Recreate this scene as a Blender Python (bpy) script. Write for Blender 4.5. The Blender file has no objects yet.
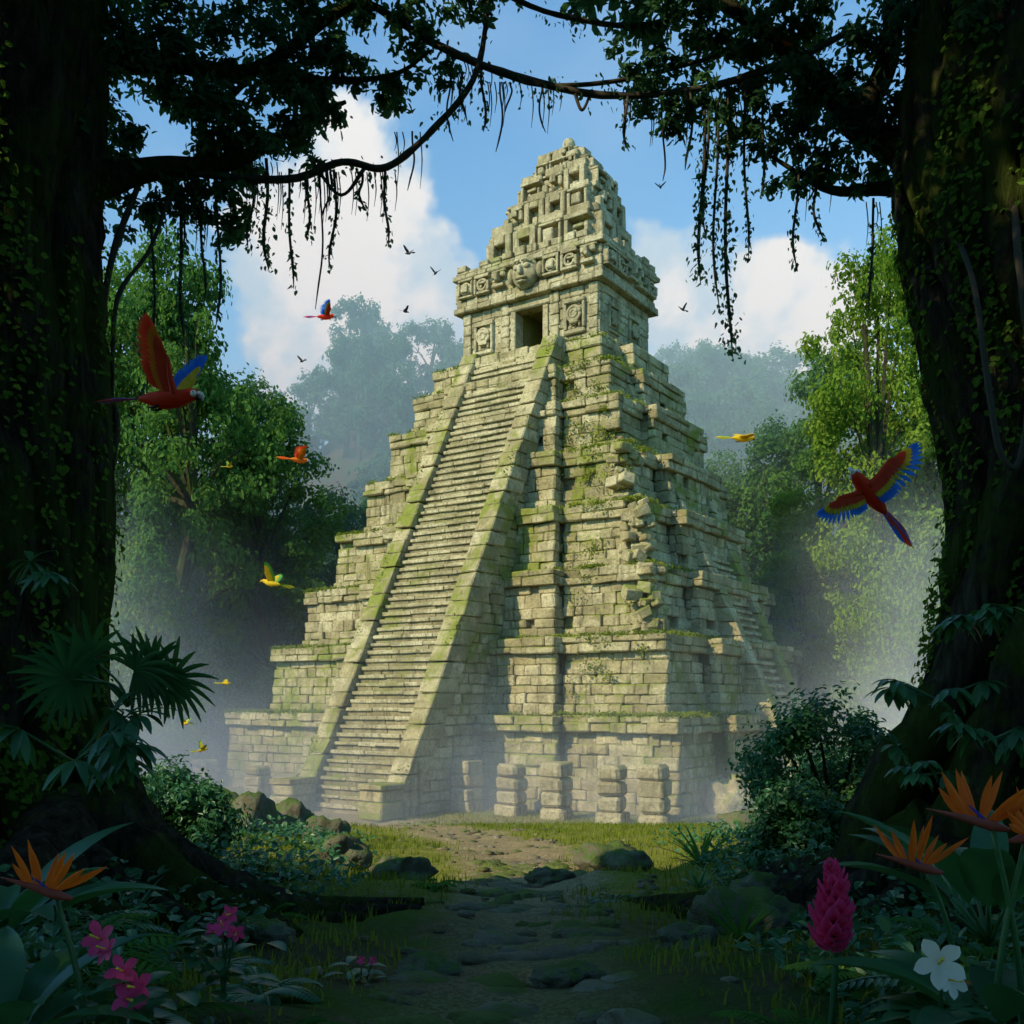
import bpy, math, random, bmesh
import numpy as np
from mathutils import Vector, Matrix, noise as mnoise
random.seed(7); rng=np.random.default_rng(7)
scene=bpy.context.scene
COL=scene.collection
R=math.radians
# ------------------------------------------------------------------ helpers
def link(o,parent=None):
    COL.objects.link(o)
    if parent: o.parent=parent
    return o
def empty(name,loc=(0,0,0)):
    o=bpy.data.objects.new(name,None); o.location=loc; o.empty_display_size=.3
    return link(o)
def mesh_data(name,V,F,mats,mi=None,smooth=False):
    me=bpy.data.meshes.new(name)
    V=np.asarray(V,dtype=np.float32).reshape(-1,3)
    if isinstance(F,np.ndarray):
        n,k=F.shape
        me.vertices.add(len(V)); me.vertices.foreach_set('co',V.ravel())
        me.loops.add(n*k); me.loops.foreach_set('vertex_index',F.astype(np.int32).ravel())
        me.polygons.add(n); me.polygons.foreach_set('loop_start',np.arange(0,n*k,k,dtype=np.int32))
        me.polygons.foreach_set('loop_total',np.full(n,k,dtype=np.int32))
        me.update(calc_edges=True)
    else:
        me.from_pydata([tuple(map(float,v)) for v in V],[],[tuple(int(i) for i in f) for f in F])
    for m in mats: me.materials.append(m)
    if mi is not None: me.polygons.foreach_set('material_index',np.asarray(mi,dtype=np.int32))
    me.polygons.foreach_set('use_smooth',np.full(len(me.polygons),bool(smooth)))
    me.update()
    return me
def mesh_obj(name,V,F,mats,mi=None,smooth=False,parent=None):
    o=bpy.data.objects.new(name,mesh_data(name,V,F,mats,mi,smooth))
    return link(o,parent)
class MB:
    def __init__(s): s.V=[];s.F=[];s.M=[];s.n=0
    def add(s,V,F,m=0):
        V=np.asarray(V,float).reshape(-1,3)
        s.V.append(V)
        for f in F: s.F.append([i+s.n for i in f]); s.M.append(m)
        s.n+=len(V)
    def obj(s,name,mats,parent=None,smooth=True):
        return mesh_obj(name,np.concatenate(s.V),s.F,mats,s.M,smooth,parent)
def nrm(a):
    a=np.asarray(a,float); l=np.linalg.norm(a,axis=-1,keepdims=True); return a/np.maximum(l,1e-9)
def crom(P,rad,per=6):
    P=np.asarray(P,float); rad=np.asarray(rad,float)
    if len(P)<3: 
        t=np.linspace(0,1,per+1)[:,None]; return P[0]*(1-t)+P[-1]*t, rad[0]*(1-t[:,0])+rad[-1]*t[:,0]
    Q=np.vstack([2*P[0]-P[1],P,2*P[-1]-P[-2]]); out=[];ro=[]
    for i in range(len(P)-1):
        p0,p1,p2,p3=Q[i:i+4]
        for j in range(per):
            t=j/per
            out.append(.5*((2*p1)+(-p0+p2)*t+(2*p0-5*p1+4*p2-p3)*t*t+(-p0+3*p1-3*p2+p3)*t**3))
            ro.append(rad[i]*(1-t)+rad[i+1]*t)
    out.append(P[-1]);ro.append(rad[-1])
    return np.array(out),np.array(ro)
def tube(P,rad,seg=8,per=6,bump=0,bs=2.0,ridge=0,cap=True):
    C,r=crom(P,rad,per); n=len(C)
    T=nrm(np.gradient(C,axis=0))
    ref=np.array([0,0,1.]) if abs(T[0][2])<.9 else np.array([1.,0,0])
    A=nrm(np.cross(T[0],ref)); V=[]
    for i in range(n):
        A=nrm(A-T[i]*np.dot(A,T[i])); B=np.cross(T[i],A)
        for k in range(seg):
            a=2*math.pi*k/seg
            rr=r[i]
            if bump or ridge:
                d=A*math.cos(a)+B*math.sin(a)
                p=C[i]+d*r[i]
                rr*=1+bump*mnoise.fractal(Vector(p*bs),1.0,2.0,3)+ridge*math.sin(a*5+C[i][2]*.6+2*math.sin(C[i][2]*.5))
            V.append(C[i]+A*math.cos(a)*rr+B*math.sin(a)*rr)
    F=[]
    for i in range(n-1):
        for k in range(seg):
            k2=(k+1)%seg
            F.append([i*seg+k,i*seg+k2,(i+1)*seg+k2,(i+1)*seg+k])
    if cap:
        F.append([k for k in range(seg)][::-1]); F.append([(n-1)*seg+k for k in range(seg)])
    return np.array(V),F
S8=np.array([[x,y,z] for x in(-1,1) for y in(-1,1) for z in(-1,1)],float)
def _tmpl():
    Fq=[];Ft=[]
    P=np.zeros((24,3))
    for c in range(8):
        for k in range(3):
            P[c*3+k]=S8[c]*.8; P[c*3+k][k]=S8[c][k]
    def fix(f):
        p=P[f]; n=np.cross(p[1]-p[0],p[2]-p[0])
        return f if np.dot(n,p.mean(0))>0 else f[::-1]
    for k in range(3):
        i,j=[a for a in range(3) if a!=k]
        for s in(-1,1):
            cs=[]
            for (a,b) in((-1,-1),(1,-1),(1,1),(-1,1)):
                v=[0,0,0];v[k]=s;v[i]=a;v[j]=b
                cs.append([c for c in range(8) if tuple(S8[c])==tuple(v)][0])
            Fq.append(fix([c*3+k for c in cs]))
        for a in(-1,1):
            for b in(-1,1):
                c1=[c for c in range(8) if S8[c][k]==-1 and S8[c][i]==a and S8[c][j]==b][0]
                c2=[c for c in range(8) if S8[c][k]==1 and S8[c][i]==a and S8[c][j]==b][0]
                Fq.append(fix([c1*3+i,c2*3+i,c2*3+j,c1*3+j]))
    for c in range(8): Ft.append(fix([c*3,c*3+1,c*3+2]))
    return Fq,Ft
FQ,FT=_tmpl()
def hex_mesh(name,H,mat,bev=.03,jit=0,parent=None):
    H=np.asarray(H,float).reshape(-1,8,3).copy()
    N=len(H)
    if jit: H+=rng.normal(0,jit,H.shape)
    L=np.stack([np.linalg.norm(H[:,4:]-H[:,:4],axis=2).mean(1),
                np.linalg.norm(H[:,[2,3,6,7]]-H[:,[0,1,4,5]],axis=2).mean(1),
                np.linalg.norm(H[:,[1,3,5,7]]-H[:,[0,2,4,6]],axis=2).mean(1)],1)
    b=np.minimum(bev*rng.uniform(.5,1.9,(N,1))/(np.maximum(L,.01)/2),.45)
    P=np.zeros((N,8,3,3))
    for k in range(3):
        for j in range(3):
            P[:,:,k,j]=S8[None,:,j]*(1 if j==k else (1-b[:,j])[:,None])
    P=P.reshape(N,24,3)
    W=np.ones((N,24,8))
    for j in range(3): W*=(1+P[:,:,None,j]*S8[None,None,:,j])/2
    V=np.einsum('nvm,nmk->nvk',W,H).reshape(-1,3)
    q=(np.array(FQ)[None]+(np.arange(N)*24)[:,None,None]).reshape(-1,4)
    t=(np.array(FT)[None]+(np.arange(N)*24)[:,None,None]).reshape(-1,3)
    me=bpy.data.meshes.new(name)
    me.vertices.add(len(V)); me.vertices.foreach_set('co',V.astype(np.float32).ravel())
    idx=np.concatenate([q.ravel(),t.ravel()]).astype(np.int32)
    tot=np.concatenate([np.full(len(q),4),np.full(len(t),3)]).astype(np.int32)
    st=np.concatenate([[0],np.cumsum(tot)[:-1]]).astype(np.int32)
    me.loops.add(len(idx)); me.loops.foreach_set('vertex_index',idx)
    me.polygons.add(len(tot)); me.polygons.foreach_set('loop_start',st); me.polygons.foreach_set('loop_total',tot)
    me.update(calc_edges=True); me.materials.append(mat)
    me.polygons.foreach_set('use_smooth',np.zeros(len(tot),bool)); me.update()
    return link(bpy.data.objects.new(name,me),parent)
def box(x0,x1,y0,y1,z0,z1):
    c=np.array([(x0+x1)/2,(y0+y1)/2,(z0+z1)/2]);h=np.array([abs(x1-x0)/2,abs(y1-y0)/2,abs(z1-z0)/2])
    return c+S8*h
# ------------------------------------------------------------------ materials
def newmat(name):
    m=bpy.data.materials.new(name); m.use_nodes=True
    nt=m.node_tree; nt.nodes.clear()
    return m,nt
class NT:
    def __init__(s,nt): s.nt=nt
    def n(s,t,**k):
        nd=s.nt.nodes.new(t)
        for a,b in k.items(): setattr(nd,a,b)
        return nd
    def l(s,a,b): s.nt.links.new(a,b)
    def math(s,op,a,b=None,c=None,clamp=False):
        nd=s.n('ShaderNodeMath',operation=op); nd.use_clamp=clamp
        for i,v in enumerate((a,b,c)):
            if v is None: continue
            if isinstance(v,(int,float)): nd.inputs[i].default_value=v
            else: s.l(v,nd.inputs[i])
        return nd.outputs[0]
    def mix(s,f,a,b,bt='MIX'):
        nd=s.n('ShaderNodeMix',data_type='RGBA',blend_type=bt)
        for i,v in ((0,f),(6,a),(7,b)):
            if isinstance(v,(int,float)): nd.inputs[i].default_value=v
            elif isinstance(v,tuple): nd.inputs[i].default_value=(*v,1) if len(v)==3 else v
            else: s.l(v,nd.inputs[i])
        return nd.outputs[2]
    def noise(s,vec,scale,detail=4,rough=.6,dist=0):
        nd=s.n('ShaderNodeTexNoise'); nd.inputs['Scale'].default_value=scale; nd.inputs['Detail'].default_value=detail
        nd.inputs['Roughness'].default_value=rough; nd.inputs['Distortion'].default_value=dist
        if vec is not None: s.l(vec,nd.inputs['Vector'])
        return nd.outputs[0]
    def ramp(s,f,stops):
        nd=s.n('ShaderNodeValToRGB'); cr=nd.color_ramp
        while len(cr.elements)>len(stops): cr.elements.remove(cr.elements[-1])
        while len(cr.elements)<len(stops): cr.elements.new(.5)
        for e,(p,c) in zip(cr.elements,stops):
            e.position=p; e.color=(*c,1) if isinstance(c,tuple) else (c,c,c,1)
        s.l(f,nd.inputs[0]); return nd.outputs[0]
    def sstep(s,v,a,b):
        nd=s.n('ShaderNodeMapRange',interpolation_type='SMOOTHSTEP')
        s.l(v,nd.inputs[0]); nd.inputs[1].default_value=a; nd.inputs[2].default_value=b
        return nd.outputs[0]
    def scaled(s,vec,sc):
        mp=s.n('ShaderNodeMapping'); mp.inputs['Scale'].default_value=sc; s.l(vec,mp.inputs[0]); return mp.outputs[0]
    def bump(s,h,strength=.5,dist=.05):
        nd=s.n('ShaderNodeBump'); nd.inputs['Strength'].default_value=strength; nd.inputs['Distance'].default_value=dist
        s.l(h,nd.inputs['Height']); return nd.outputs[0]
    def pbsdf(s,col,rough=.9,normal=None,spec=.3):
        b=s.n('ShaderNodeBsdfPrincipled')
        if isinstance(col,tuple): b.inputs['Base Color'].default_value=(*col,1)
        else: s.l(col,b.inputs['Base Color'])
        b.inputs['Roughness'].default_value=rough; b.inputs['Specular IOR Level'].default_value=spec
        if normal is not None: s.l(normal,b.inputs['Normal'])
        return b.outputs[0]
    def dif(s,col,normal=None):
        b=s.n('ShaderNodeBsdfDiffuse'); s.l(col,b.inputs['Color'])
        if normal is not None: s.l(normal,b.inputs['Normal'])
        return b.outputs[0]
    def out(s,sh): 
        o=s.n('ShaderNodeOutputMaterial'); s.l(sh,o.inputs['Surface']); return o
# ------------------------------------------------------------------ world, sun, camera
TS=Vector((-.67,-.47,.60)).normalized()
elev=math.asin(TS.z); rot=math.atan2(TS.x,TS.y)
w=bpy.data.worlds.new('sky'); scene.world=w; w.use_nodes=True; nt=w.node_tree; nt.nodes.clear(); t=NT(nt)
sk=t.n('ShaderNodeTexSky',sky_type='NISHITA'); sk.sun_disc=False; sk.sun_elevation=elev; sk.sun_rotation=rot; sk.air_density=1.0; sk.dust_density=.4; sk.ozone_density=1.5
tc=t.n('ShaderNodeTexCoord').outputs['Generated']
n1=t.noise(tc,7,5,.58,.3); n2=t.noise(tc,18,3,.6)
cl=None
def dirn(a,b): v=Vector((a,1,b)).normalized(); return tuple(v)
for a,b,r in ((-.17,.37,.10),(-.22,.46,.075),(-.14,.50,.07),(-.08,.40,.075),(-.17,.57,.035),(-.10,.33,.09),(.23,.37,.085),(.17,.40,.055),(.26,.43,.035),(.30,.34,.08)):
    vm=t.n('ShaderNodeVectorMath',operation='DISTANCE'); t.l(tc,vm.inputs[0]); vm.inputs[1].default_value=dirn(a,b)
    q=t.math('DIVIDE',vm.outputs['Value'],r*.84)
    cl=q if cl is None else t.math('SMOOTH_MIN',cl,q,.35)
v=t.math('ADD',cl,t.math('MULTIPLY',t.math('SUBTRACT',n1,.5),3.2)); v=t.math('ADD',v,t.math('MULTIPLY',t.math('SUBTRACT',n2,.5),1.3))
mask=t.sstep(v,1.25,.75)
veil=t.math('MULTIPLY',t.sstep(t.noise(tc,3,3,.6),.48,.75),.3)
mask=t.math('MAXIMUM',mask,veil)
shade=t.sstep(t.math('ADD',t.noise(tc,12,4,.6,.2),t.math('MULTIPLY',v,-.22)),.22,.50)
ccol=t.mix(shade,(4.3,5.7,6.9),(7.6,7.7,7.5))
skc=t.mix(1.0,sk.outputs[0],(.90,1.72,2.05),'MULTIPLY')
col=t.mix(mask,skc,ccol)
bg=t.n('ShaderNodeBackground'); t.l(col,bg.inputs[0]); bg.inputs[1].default_value=.13
wo=t.n('ShaderNodeOutputWorld'); t.l(bg.outputs[0],wo.inputs[0])
sun=bpy.data.lights.new('sun','SUN'); sun.energy=5.0; sun.angle=R(.5); sun.color=(1,.86,.60)
so=link(bpy.data.objects.new('sun',sun)); so.rotation_euler=TS.to_track_quat('Z','Y').to_euler(); so.location=(-30,-30,40)
cam=bpy.data.cameras.new('camera'); cam.sensor_width=36; cam.lens=36*1000/1024; cam.shift_y=(700-512)/1024; cam.clip_end=3000; cam.clip_start=.05
co=link(bpy.data.objects.new('camera',cam)); co.location=(0,0,5); co.rotation_euler=(R(90),0,0); scene.camera=co
scene.view_settings.view_transform='Standard'; scene.view_settings.look='None'; scene.view_settings.exposure=0
# ------------------------------------------------------------------ surface materials
def stone_mat(name,base1,base2,moss=.5,mosscol=(0.115,0.135,0.016)):
    m,nt=newmat(name); t=NT(nt)
    pos=t.n('ShaderNodeTexCoord').outputs['Object']; geo=t.n('ShaderNodeNewGeometry')
    rnd=geo.outputs['Random Per Island']
    col=t.mix(rnd,base1,base2)
    st=t.noise(pos,.8,4,.65)
    col=t.mix(t.sstep(st,.60,.38),col,t.mix(.5,col,(.13,.105,.045)))
    st2=t.noise(pos,8,3,.7)
    col=t.mix(t.math('MULTIPLY',t.sstep(st2,.55,.35),.5),col,(.14,.115,.055))
    # rain streaks running down the faces
    stk=t.noise(t.scaled(pos,(2.6,2.6,.28)),1.0,3,.6)
    col=t.mix(t.math('MULTIPLY',t.sstep(stk,.56,.70),.6),col,(.105,.09,.045))
    sep=t.n('ShaderNodeSeparateXYZ'); t.l(geo.outputs['Normal'],sep.inputs[0])
    mz=t.math('MULTIPLY',sep.outputs[2],.14)
    mn=t.noise(pos,.33,5,.72,.4)
    mm=t.math('ADD',t.math('ADD',mn,t.math('MULTIPLY',t.math('SUBTRACT',st2,.5),.35)),mz)
    mask=t.math('MULTIPLY',t.sstep(mm,.66-.2*moss,.78-.2*moss),.85)
    mc=t.mix(st2,mosscol,tuple(c*2.2 for c in mosscol))
    col=t.mix(mask,col,mc)
    b=t.bump(t.noise(pos,4.5,6,.75),.9,.12)
    t.out(t.dif(col,b)); return m
M_stone=stone_mat('limestone_mossy',(.41,.34,.17),(.60,.52,.30),.70)
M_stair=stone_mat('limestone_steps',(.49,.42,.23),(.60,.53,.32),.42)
M_riser=stone_mat('limestone_shaded_risers',(.32,.27,.14),(.40,.34,.19),.5)  # darker than the treads: shade lines under the nosings painted into the colour
M_temple=stone_mat('limestone_temple',(.47,.40,.23),(.60,.53,.33),.30)
M_core=stone_mat('rubble_core',(.26,.22,.12),(.32,.28,.16),.85)
M_rock=stone_mat('mossy_rock',(.12,.13,.10),(.20,.20,.15),.75,(.05,.085,.015))
def leaf_mat(name,c1,c2,trans=.3,nscale=.5,rough=None,spec=.25):
    m,nt=newmat(name); t=NT(nt)
    geo=t.n('ShaderNodeNewGeometry')
    n=t.noise(geo.outputs['Position'],nscale,2)
    f=t.math('ADD',t.math('MULTIPLY',geo.outputs['Random Per Island'],.55),t.math('MULTIPLY',t.sstep(n,.35,.65),.45))
    col=t.mix(f,c1,c2)
    p=t.pbsdf(col,rough,None,spec) if rough else t.dif(col)
    tr=t.n('ShaderNodeBsdfTranslucent'); t.l(t.mix(1.0,col,(1.25,1.3,.8),'MULTIPLY'),tr.inputs[0])
    mx=t.n('ShaderNodeMixShader'); mx.inputs[0].default_value=trans
    t.l(p,mx.inputs[1]); t.l(tr.outputs[0],mx.inputs[2]); t.out(mx.outputs[0]); return m
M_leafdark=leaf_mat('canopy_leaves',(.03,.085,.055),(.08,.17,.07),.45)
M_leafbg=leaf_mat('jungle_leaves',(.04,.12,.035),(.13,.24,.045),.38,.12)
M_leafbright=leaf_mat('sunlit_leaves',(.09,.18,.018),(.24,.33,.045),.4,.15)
M_leafhill=leaf_mat('hill_leaves',(.04,.13,.07),(.10,.22,.09),.3,.08)
M_plant=leaf_mat('understorey_leaves',(.022,.095,.035),(.06,.18,.05),.25,1.5,.4,.4)
M_fern=leaf_mat('fern_leaves',(.04,.12,.022),(.09,.20,.035),.3,1.5)
M_grass=leaf_mat('grass_blades',(.09,.14,.014),(.25,.27,.04),.35,.25)
M_ivy=leaf_mat('ivy_leaves',(.05,.12,.015),(.14,.22,.03),.3,.6)
M_moss=leaf_mat('moss_tufts',(.11,.15,.013),(.22,.26,.035),.3,.6)
def bark_mat():
    m,nt=newmat('mossy_bark'); t=NT(nt)
    geo=t.n('ShaderNodeNewGeometry'); pos=geo.outputs['Position']
    n=t.noise(t.scaled(pos,(5,5,1.0)),1.9,7,.72,.6)
    col=t.ramp(n,[(.32,(.016,.013,.010)),(.52,(.062,.05,.034)),(.75,(.16,.125,.085))])
    mm=t.math('ADD',t.noise(pos,.9,4,.7),t.math('MULTIPLY',t.noise(pos,9,3),.3))
    col=t.mix(t.math('MULTIPLY',t.sstep(mm,.58,.74),.8),col,t.mix(n,(.025,.045,.008),(.095,.135,.02)))
    t.out(t.dif(col,t.bump(n,1,.25))); return m
M_bark=bark_mat()
def simple_mat(name,col,rough=.5,var=.25,spec=.3,trans=0):
    m,nt=newmat(name); t=NT(nt)
    geo=t.n('ShaderNodeNewGeometry'); r=geo.outputs['Random Per Island']
    n=t.noise(geo.outputs['Position'],14,3)
    f=t.math('MULTIPLY',t.math('ADD',r,n),.5)
    c=t.mix(f,tuple(x*(1-var) for x in col),tuple(min(1,x*(1+var)) for x in col))
    p=t.pbsdf(c,rough,None,spec)
    if trans:
        tr=t.n('ShaderNodeBsdfTranslucent'); t.l(c,tr.inputs[0]); mx=t.n('ShaderNodeMixShader'); mx.inputs[0].default_value=trans
        t.l(p,mx.inputs[1]); t.l(tr.outputs[0],mx.inputs[2]); p=mx.outputs[0]
    t.out(p); return m
M_red=simple_mat('red_feathers',(.95,.07,.02),.6,.2,.2,.4); M_yel=simple_mat('yellow_feathers',(.95,.62,.03),.6,.2,.2,.4)
M_blue=simple_mat('blue_feathers',(.03,.20,.75),.6,.2,.2,.4); M_white=simple_mat('white_skin',(.88,.85,.78)); M_black=simple_mat('black_beak',(.015,.015,.017))
M_orangef=simple_mat('orange_feathers',(.95,.28,.02),.6,.2,.2,.4); M_greenf=simple_mat('green_feathers',(.08,.3,.04))
M_orange=simple_mat('orange_petals',(.95,.17,.012),.5,.2,.3,.4); M_pink=simple_mat('pink_petals',(.85,.07,.25),.5,.2,.3,.4)
M_purp=simple_mat('blue_petals',(.05,.05,.4)); M_wpet=simple_mat('white_petals',(.9,.86,.75),.5,.06,.3,.4)
M_stam=simple_mat('stamen',(.9,.6,.05)); M_liana=simple_mat('liana_bark',(.06,.05,.035),.9,.4,.1)
# ------------------------------------------------------------------ terrain
def sm(t): t=np.clip(t,0,1); return t*t*(3-2*t)
def path_x(y):
    y=np.asarray(y,float)
    return np.interp(y,[-50,0,5,9,14,22,30,40,44],[0,0,-.05,.15,.25,-.2,-2.2,-6.2,-7.3])
def gz(x,y):
    x=np.asarray(x,float);y=np.asarray(y,float)
    base=3.84-.0913*y
    z=np.where(y<36,base,0)
    t=np.clip((y-34)/8,0,1); z=np.where((y>=34)&(y<42),(3.84-.0913*y)*(1-t)+0*t,z); z=np.where(y>=42,0,z)
    z=np.where(y<-2,base*0+3.84+.18,z)
    near=1-sm((y-26)/10)
    px=path_x(y); d=np.abs(x-px)
    z=z+near*(.05*np.sin(x*1.7+y*.9)+.05*np.sin(x*.8-y*1.9))*sm(d/1.2)
    z=z+near*.28*sm((d-1.6)/2.5)*(1-sm((y-16)/10))
    z=z-.05*(1-sm(d/.9))*near
    z=z+42*np.exp(-(((x+22)/32)**2+((y-185)/45)**2))+40*np.exp(-(((x-42)/40)**2+((y-190)/50)**2))+14*sm((y-110)/80)
    z=z+16*sm((np.abs(x)-60)/80)*sm((y-20)/60)
    return z
def build_ground():
    xs=np.concatenate([np.linspace(-900,-60,18),np.linspace(-55,-13,24),np.arange(-12.4,12.4,.14),np.linspace(13,55,24),np.linspace(60,900,18)])
    ys=np.concatenate([np.linspace(-300,-12,10),np.arange(-8,0,.8),np.arange(0,20,.14),np.arange(20,48,.3),np.linspace(49,120,40),np.linspace(124,260,30),np.linspace(290,1500,10)])
    X,Y=np.meshgrid(xs,ys); Z=gz(X,Y)
    fine=((np.abs(X)<12.4)&(Y>0)&(Y<48))
    Zf=Z.copy()
    for i,j in np.argwhere(fine):
        Zf[i,j]+= .05*mnoise.fractal(Vector((X[i,j]*1.3,Y[i,j]*1.3,0)),1,2,3)
    V=np.stack([X,Y,Zf],-1).reshape(-1,3)
    nx,ny=len(xs),len(ys)
    ii=np.arange(ny-1)[:,None]*nx+np.arange(nx-1)[None,:]
    F=np.stack([ii,ii+1,ii+nx+1,ii+nx],-1).reshape(-1,4)
    m,nt=newmat('jungle_ground'); t=NT(nt)
    geo=t.n('ShaderNodeNewGeometry'); pos=geo.outputs['Position']
    at=t.n('ShaderNodeAttribute'); at.attribute_name='path'
    n1=t.noise(pos,.6,4,.7); n2=t.noise(pos,5,5,.7); n3=t.noise(pos,30,3,.7)
    grass=t.mix(n1,(.09,.12,.016),(.24,.23,.045)); grass=t.mix(t.sstep(n2,.5,.7),grass,(.24,.19,.08))
    dirt=t.mix(n2,(.26,.19,.09),(.48,.38,.20)); dirt=t.mix(t.sstep(n3,.6,.4),dirt,(.18,.14,.07))
    pf=t.sstep(t.math('ADD',at.outputs['Fac'],t.math('MULTIPLY',t.math('SUBTRACT',n2,.5),.9)),.35,.7)
    col=t.mix(pf,grass,dirt)
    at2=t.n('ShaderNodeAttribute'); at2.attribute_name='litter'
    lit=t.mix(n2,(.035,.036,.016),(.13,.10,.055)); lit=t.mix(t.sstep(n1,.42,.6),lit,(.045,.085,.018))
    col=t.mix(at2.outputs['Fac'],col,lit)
    h=t.math('ADD',n2,t.math('MULTIPLY',n3,.5))
    t.out(t.dif(col,t.bump(h,.8,.08)))
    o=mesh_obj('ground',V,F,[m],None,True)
    pth=np.exp(-((X-path_x(Y))/ (0.75+.035*np.clip(Y,0,40)))**2)
    pth=np.maximum(pth,.75*np.exp(-(((X+3)/9)**2+((Y-41)/3.2)**2)))
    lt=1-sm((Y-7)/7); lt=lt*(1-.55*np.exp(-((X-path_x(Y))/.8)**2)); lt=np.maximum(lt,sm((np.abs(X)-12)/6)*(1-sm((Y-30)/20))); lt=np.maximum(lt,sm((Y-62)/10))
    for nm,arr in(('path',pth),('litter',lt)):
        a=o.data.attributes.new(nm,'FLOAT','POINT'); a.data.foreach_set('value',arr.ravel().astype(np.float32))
build_ground()
def leaf_geom(C,N,size,w=.3,fold=.15,A=None):
    C=np.asarray(C);n=len(C); N=nrm(N)
    if A is None: A=np.cross(N,rng.normal(size=(n,3)))
    A=nrm(A); B=np.cross(N,A); size=np.broadcast_to(size,(n,))[:,None]
    pts=[(0,0,0),(.28,-w*.85,fold*.5),(.65,-w*.7,fold*.45),(1,0,-.12),(.65,w*.7,fold*.45),(.28,w*.85,fold*.5)]
    V=np.stack([C+size*(a*A+b*B+c*N) for a,b,c in pts],1).reshape(-1,3)
    base=(np.arange(n)*6)[:,None]
    F=np.stack([base+np.array([0,1,2,3]),base+np.array([0,3,4,5])],1).reshape(-1,4)
    return V,F
def blob_points(n,c,r,hollow=.55,squash=(1,1,.75)):
    d=nrm(rng.normal(size=(n,3))); rr=r*(hollow+(1-hollow)*rng.random((n,1))**.7)
    k=1+.25*np.sin(d[:,:1]*5+c[0]*3)+.2*np.sin(d[:,1:2]*7+c[1])+.2*np.sin(d[:,2:]*6+c[2]*2)
    P=np.asarray(c)+d*rr*k*np.array(squash)
    return P,d
# ------------------------------------------------------------------ pyramid
TH=R(34); P0=(6.93,42.0,0)
pyr=empty('mayan_pyramid_temple'); pyr.location=P0; pyr.rotation_euler=(0,0,-TH)
UC=-12.9; 
NT_=8
zt=[0,4.3,7.9,11.2,14.4,17.4,20.2,22.4,24.0]
U0=[-28.4,-25.5,-24.1,-22.7,-21.4,-20.4,-19.4,-18.6]
def rect(k):
    f=[0,.115,.27,.41,.545,.675,.80,.91][k]
    return (U0[k], 0-f*8.2, 0+f*7.7, 19.7-f*5.3)
def wallrow(s0,s1,wmin=.7,wmax=1.35):
    out=[];s=s0
    while s<s1-.02:
        w=random.uniform(wmin,wmax)
        if s+w>s1-.4: w=s1-s
        out.append((s,s+w)); s+=w
    return out
H=[];HC=[]
def wall(axis,s0,s1,face,sgn,z0,z1,rows=None,th=.55,jit=.032,wmin=.5,wmax=1.3,batter=.06,drop=0,target=None,gap=.005):
    T=H if target is None else target
    rows=rows or max(1,round((z1-z0)/.5))
    zz=np.linspace(z0,z1,rows+1)
    for i in range(1,rows): zz[i]+=random.uniform(-.09,.09)
    for i in range(rows):
        a,b=zz[i],zz[i+1]
        for (p,q) in wallrow(s0,s1,wmin,wmax):
            if drop and random.random()<drop: continue
            off=-batter*(a-z0)+random.gauss(0,jit)
            f=face+sgn*off; bk=face-sgn*th
            if axis=='u': T.append(box(p+gap,q-gap,min(f,bk),max(f,bk),a+gap*.6,b-gap*.6))
            else: T.append(box(min(f,bk),max(f,bk),p+gap,q-gap,a+gap*.6,b-gap*.6))
def tier(u0,u1,v0,v1,z0,z1,drop=0):
    hb=z1-.75 if z1-z0>2 else z1-.5
    pu=(UC+(u0-UC)*.56,UC+(u1-UC)*.56); vm=(v0+v1)/2+.6
    pv=(vm+(v0-vm)*.55,vm+(v1-vm)*.55); pr=.75
    HC.append(box(u0+.4,u1-.4,v0+.4,v1-.4,z0-.2,z1-.04))
    HC.append(box(pu[0]+.3,pu[1]-.3,v0-pr+.4,v0+1,z0-.2,z1-.05)); HC.append(box(u1-1,u1+pr-.4,pv[0]+.3,pv[1]-.3,z0-.2,z1-.05))
    def faces(z0,z1,o,rows=None,b=.06,dr=0,**k):
        g=dict(rows=rows,batter=b,drop=dr,**k)
        wall('u',u0-o,pu[0]-.02,v0-o,-1,z0,z1,**g); wall('u',pu[1]+.02,u1+o,v0-o,-1,z0,z1,**g)
        wall('u',pu[0]-o,pu[1]+o,v0-pr-o,-1,z0,z1,**g)
        wall('v',v0-pr-o+.5,v0+.3,pu[1]+o,1,z0,z1,**g); wall('v',v0-pr-o+.5,v0+.3,pu[0]-o,-1,z0,z1,**g)
        wall('v',v0-o+.5,pv[0],u1+o,1,z0,z1,**g); wall('v',pv[1],v1+o,u1+o,1,z0,z1,**g)
        wall('v',pv[0]-o,pv[1]+o,u1+pr+o,1,z0,z1,**g)
        wall('u',u1-.2,u1+pr+o-.5,pv[0]-o,-1,z0,z1,**g)
        wall('v',v0-o+.5,v1+o,u0-o,-1,z0,z1,**g)
    faces(z0,z0+.5,.10,1,0)
    faces(z0+.5,hb,0,None,.14,drop)
    faces(hb,z1,.04,2 if z1-hb>.6 else 1,-.03,drop*.6,jit=.04,wmin=.8,wmax=1.6)
for k in range(NT_):
    u0,u1,v0,v1=rect(k)
    tier(u0,u1,v0,v1,zt[k],zt[k+1],drop=[0.01,.02,.05,.06,.06,.05,.03,.01][k])
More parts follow.
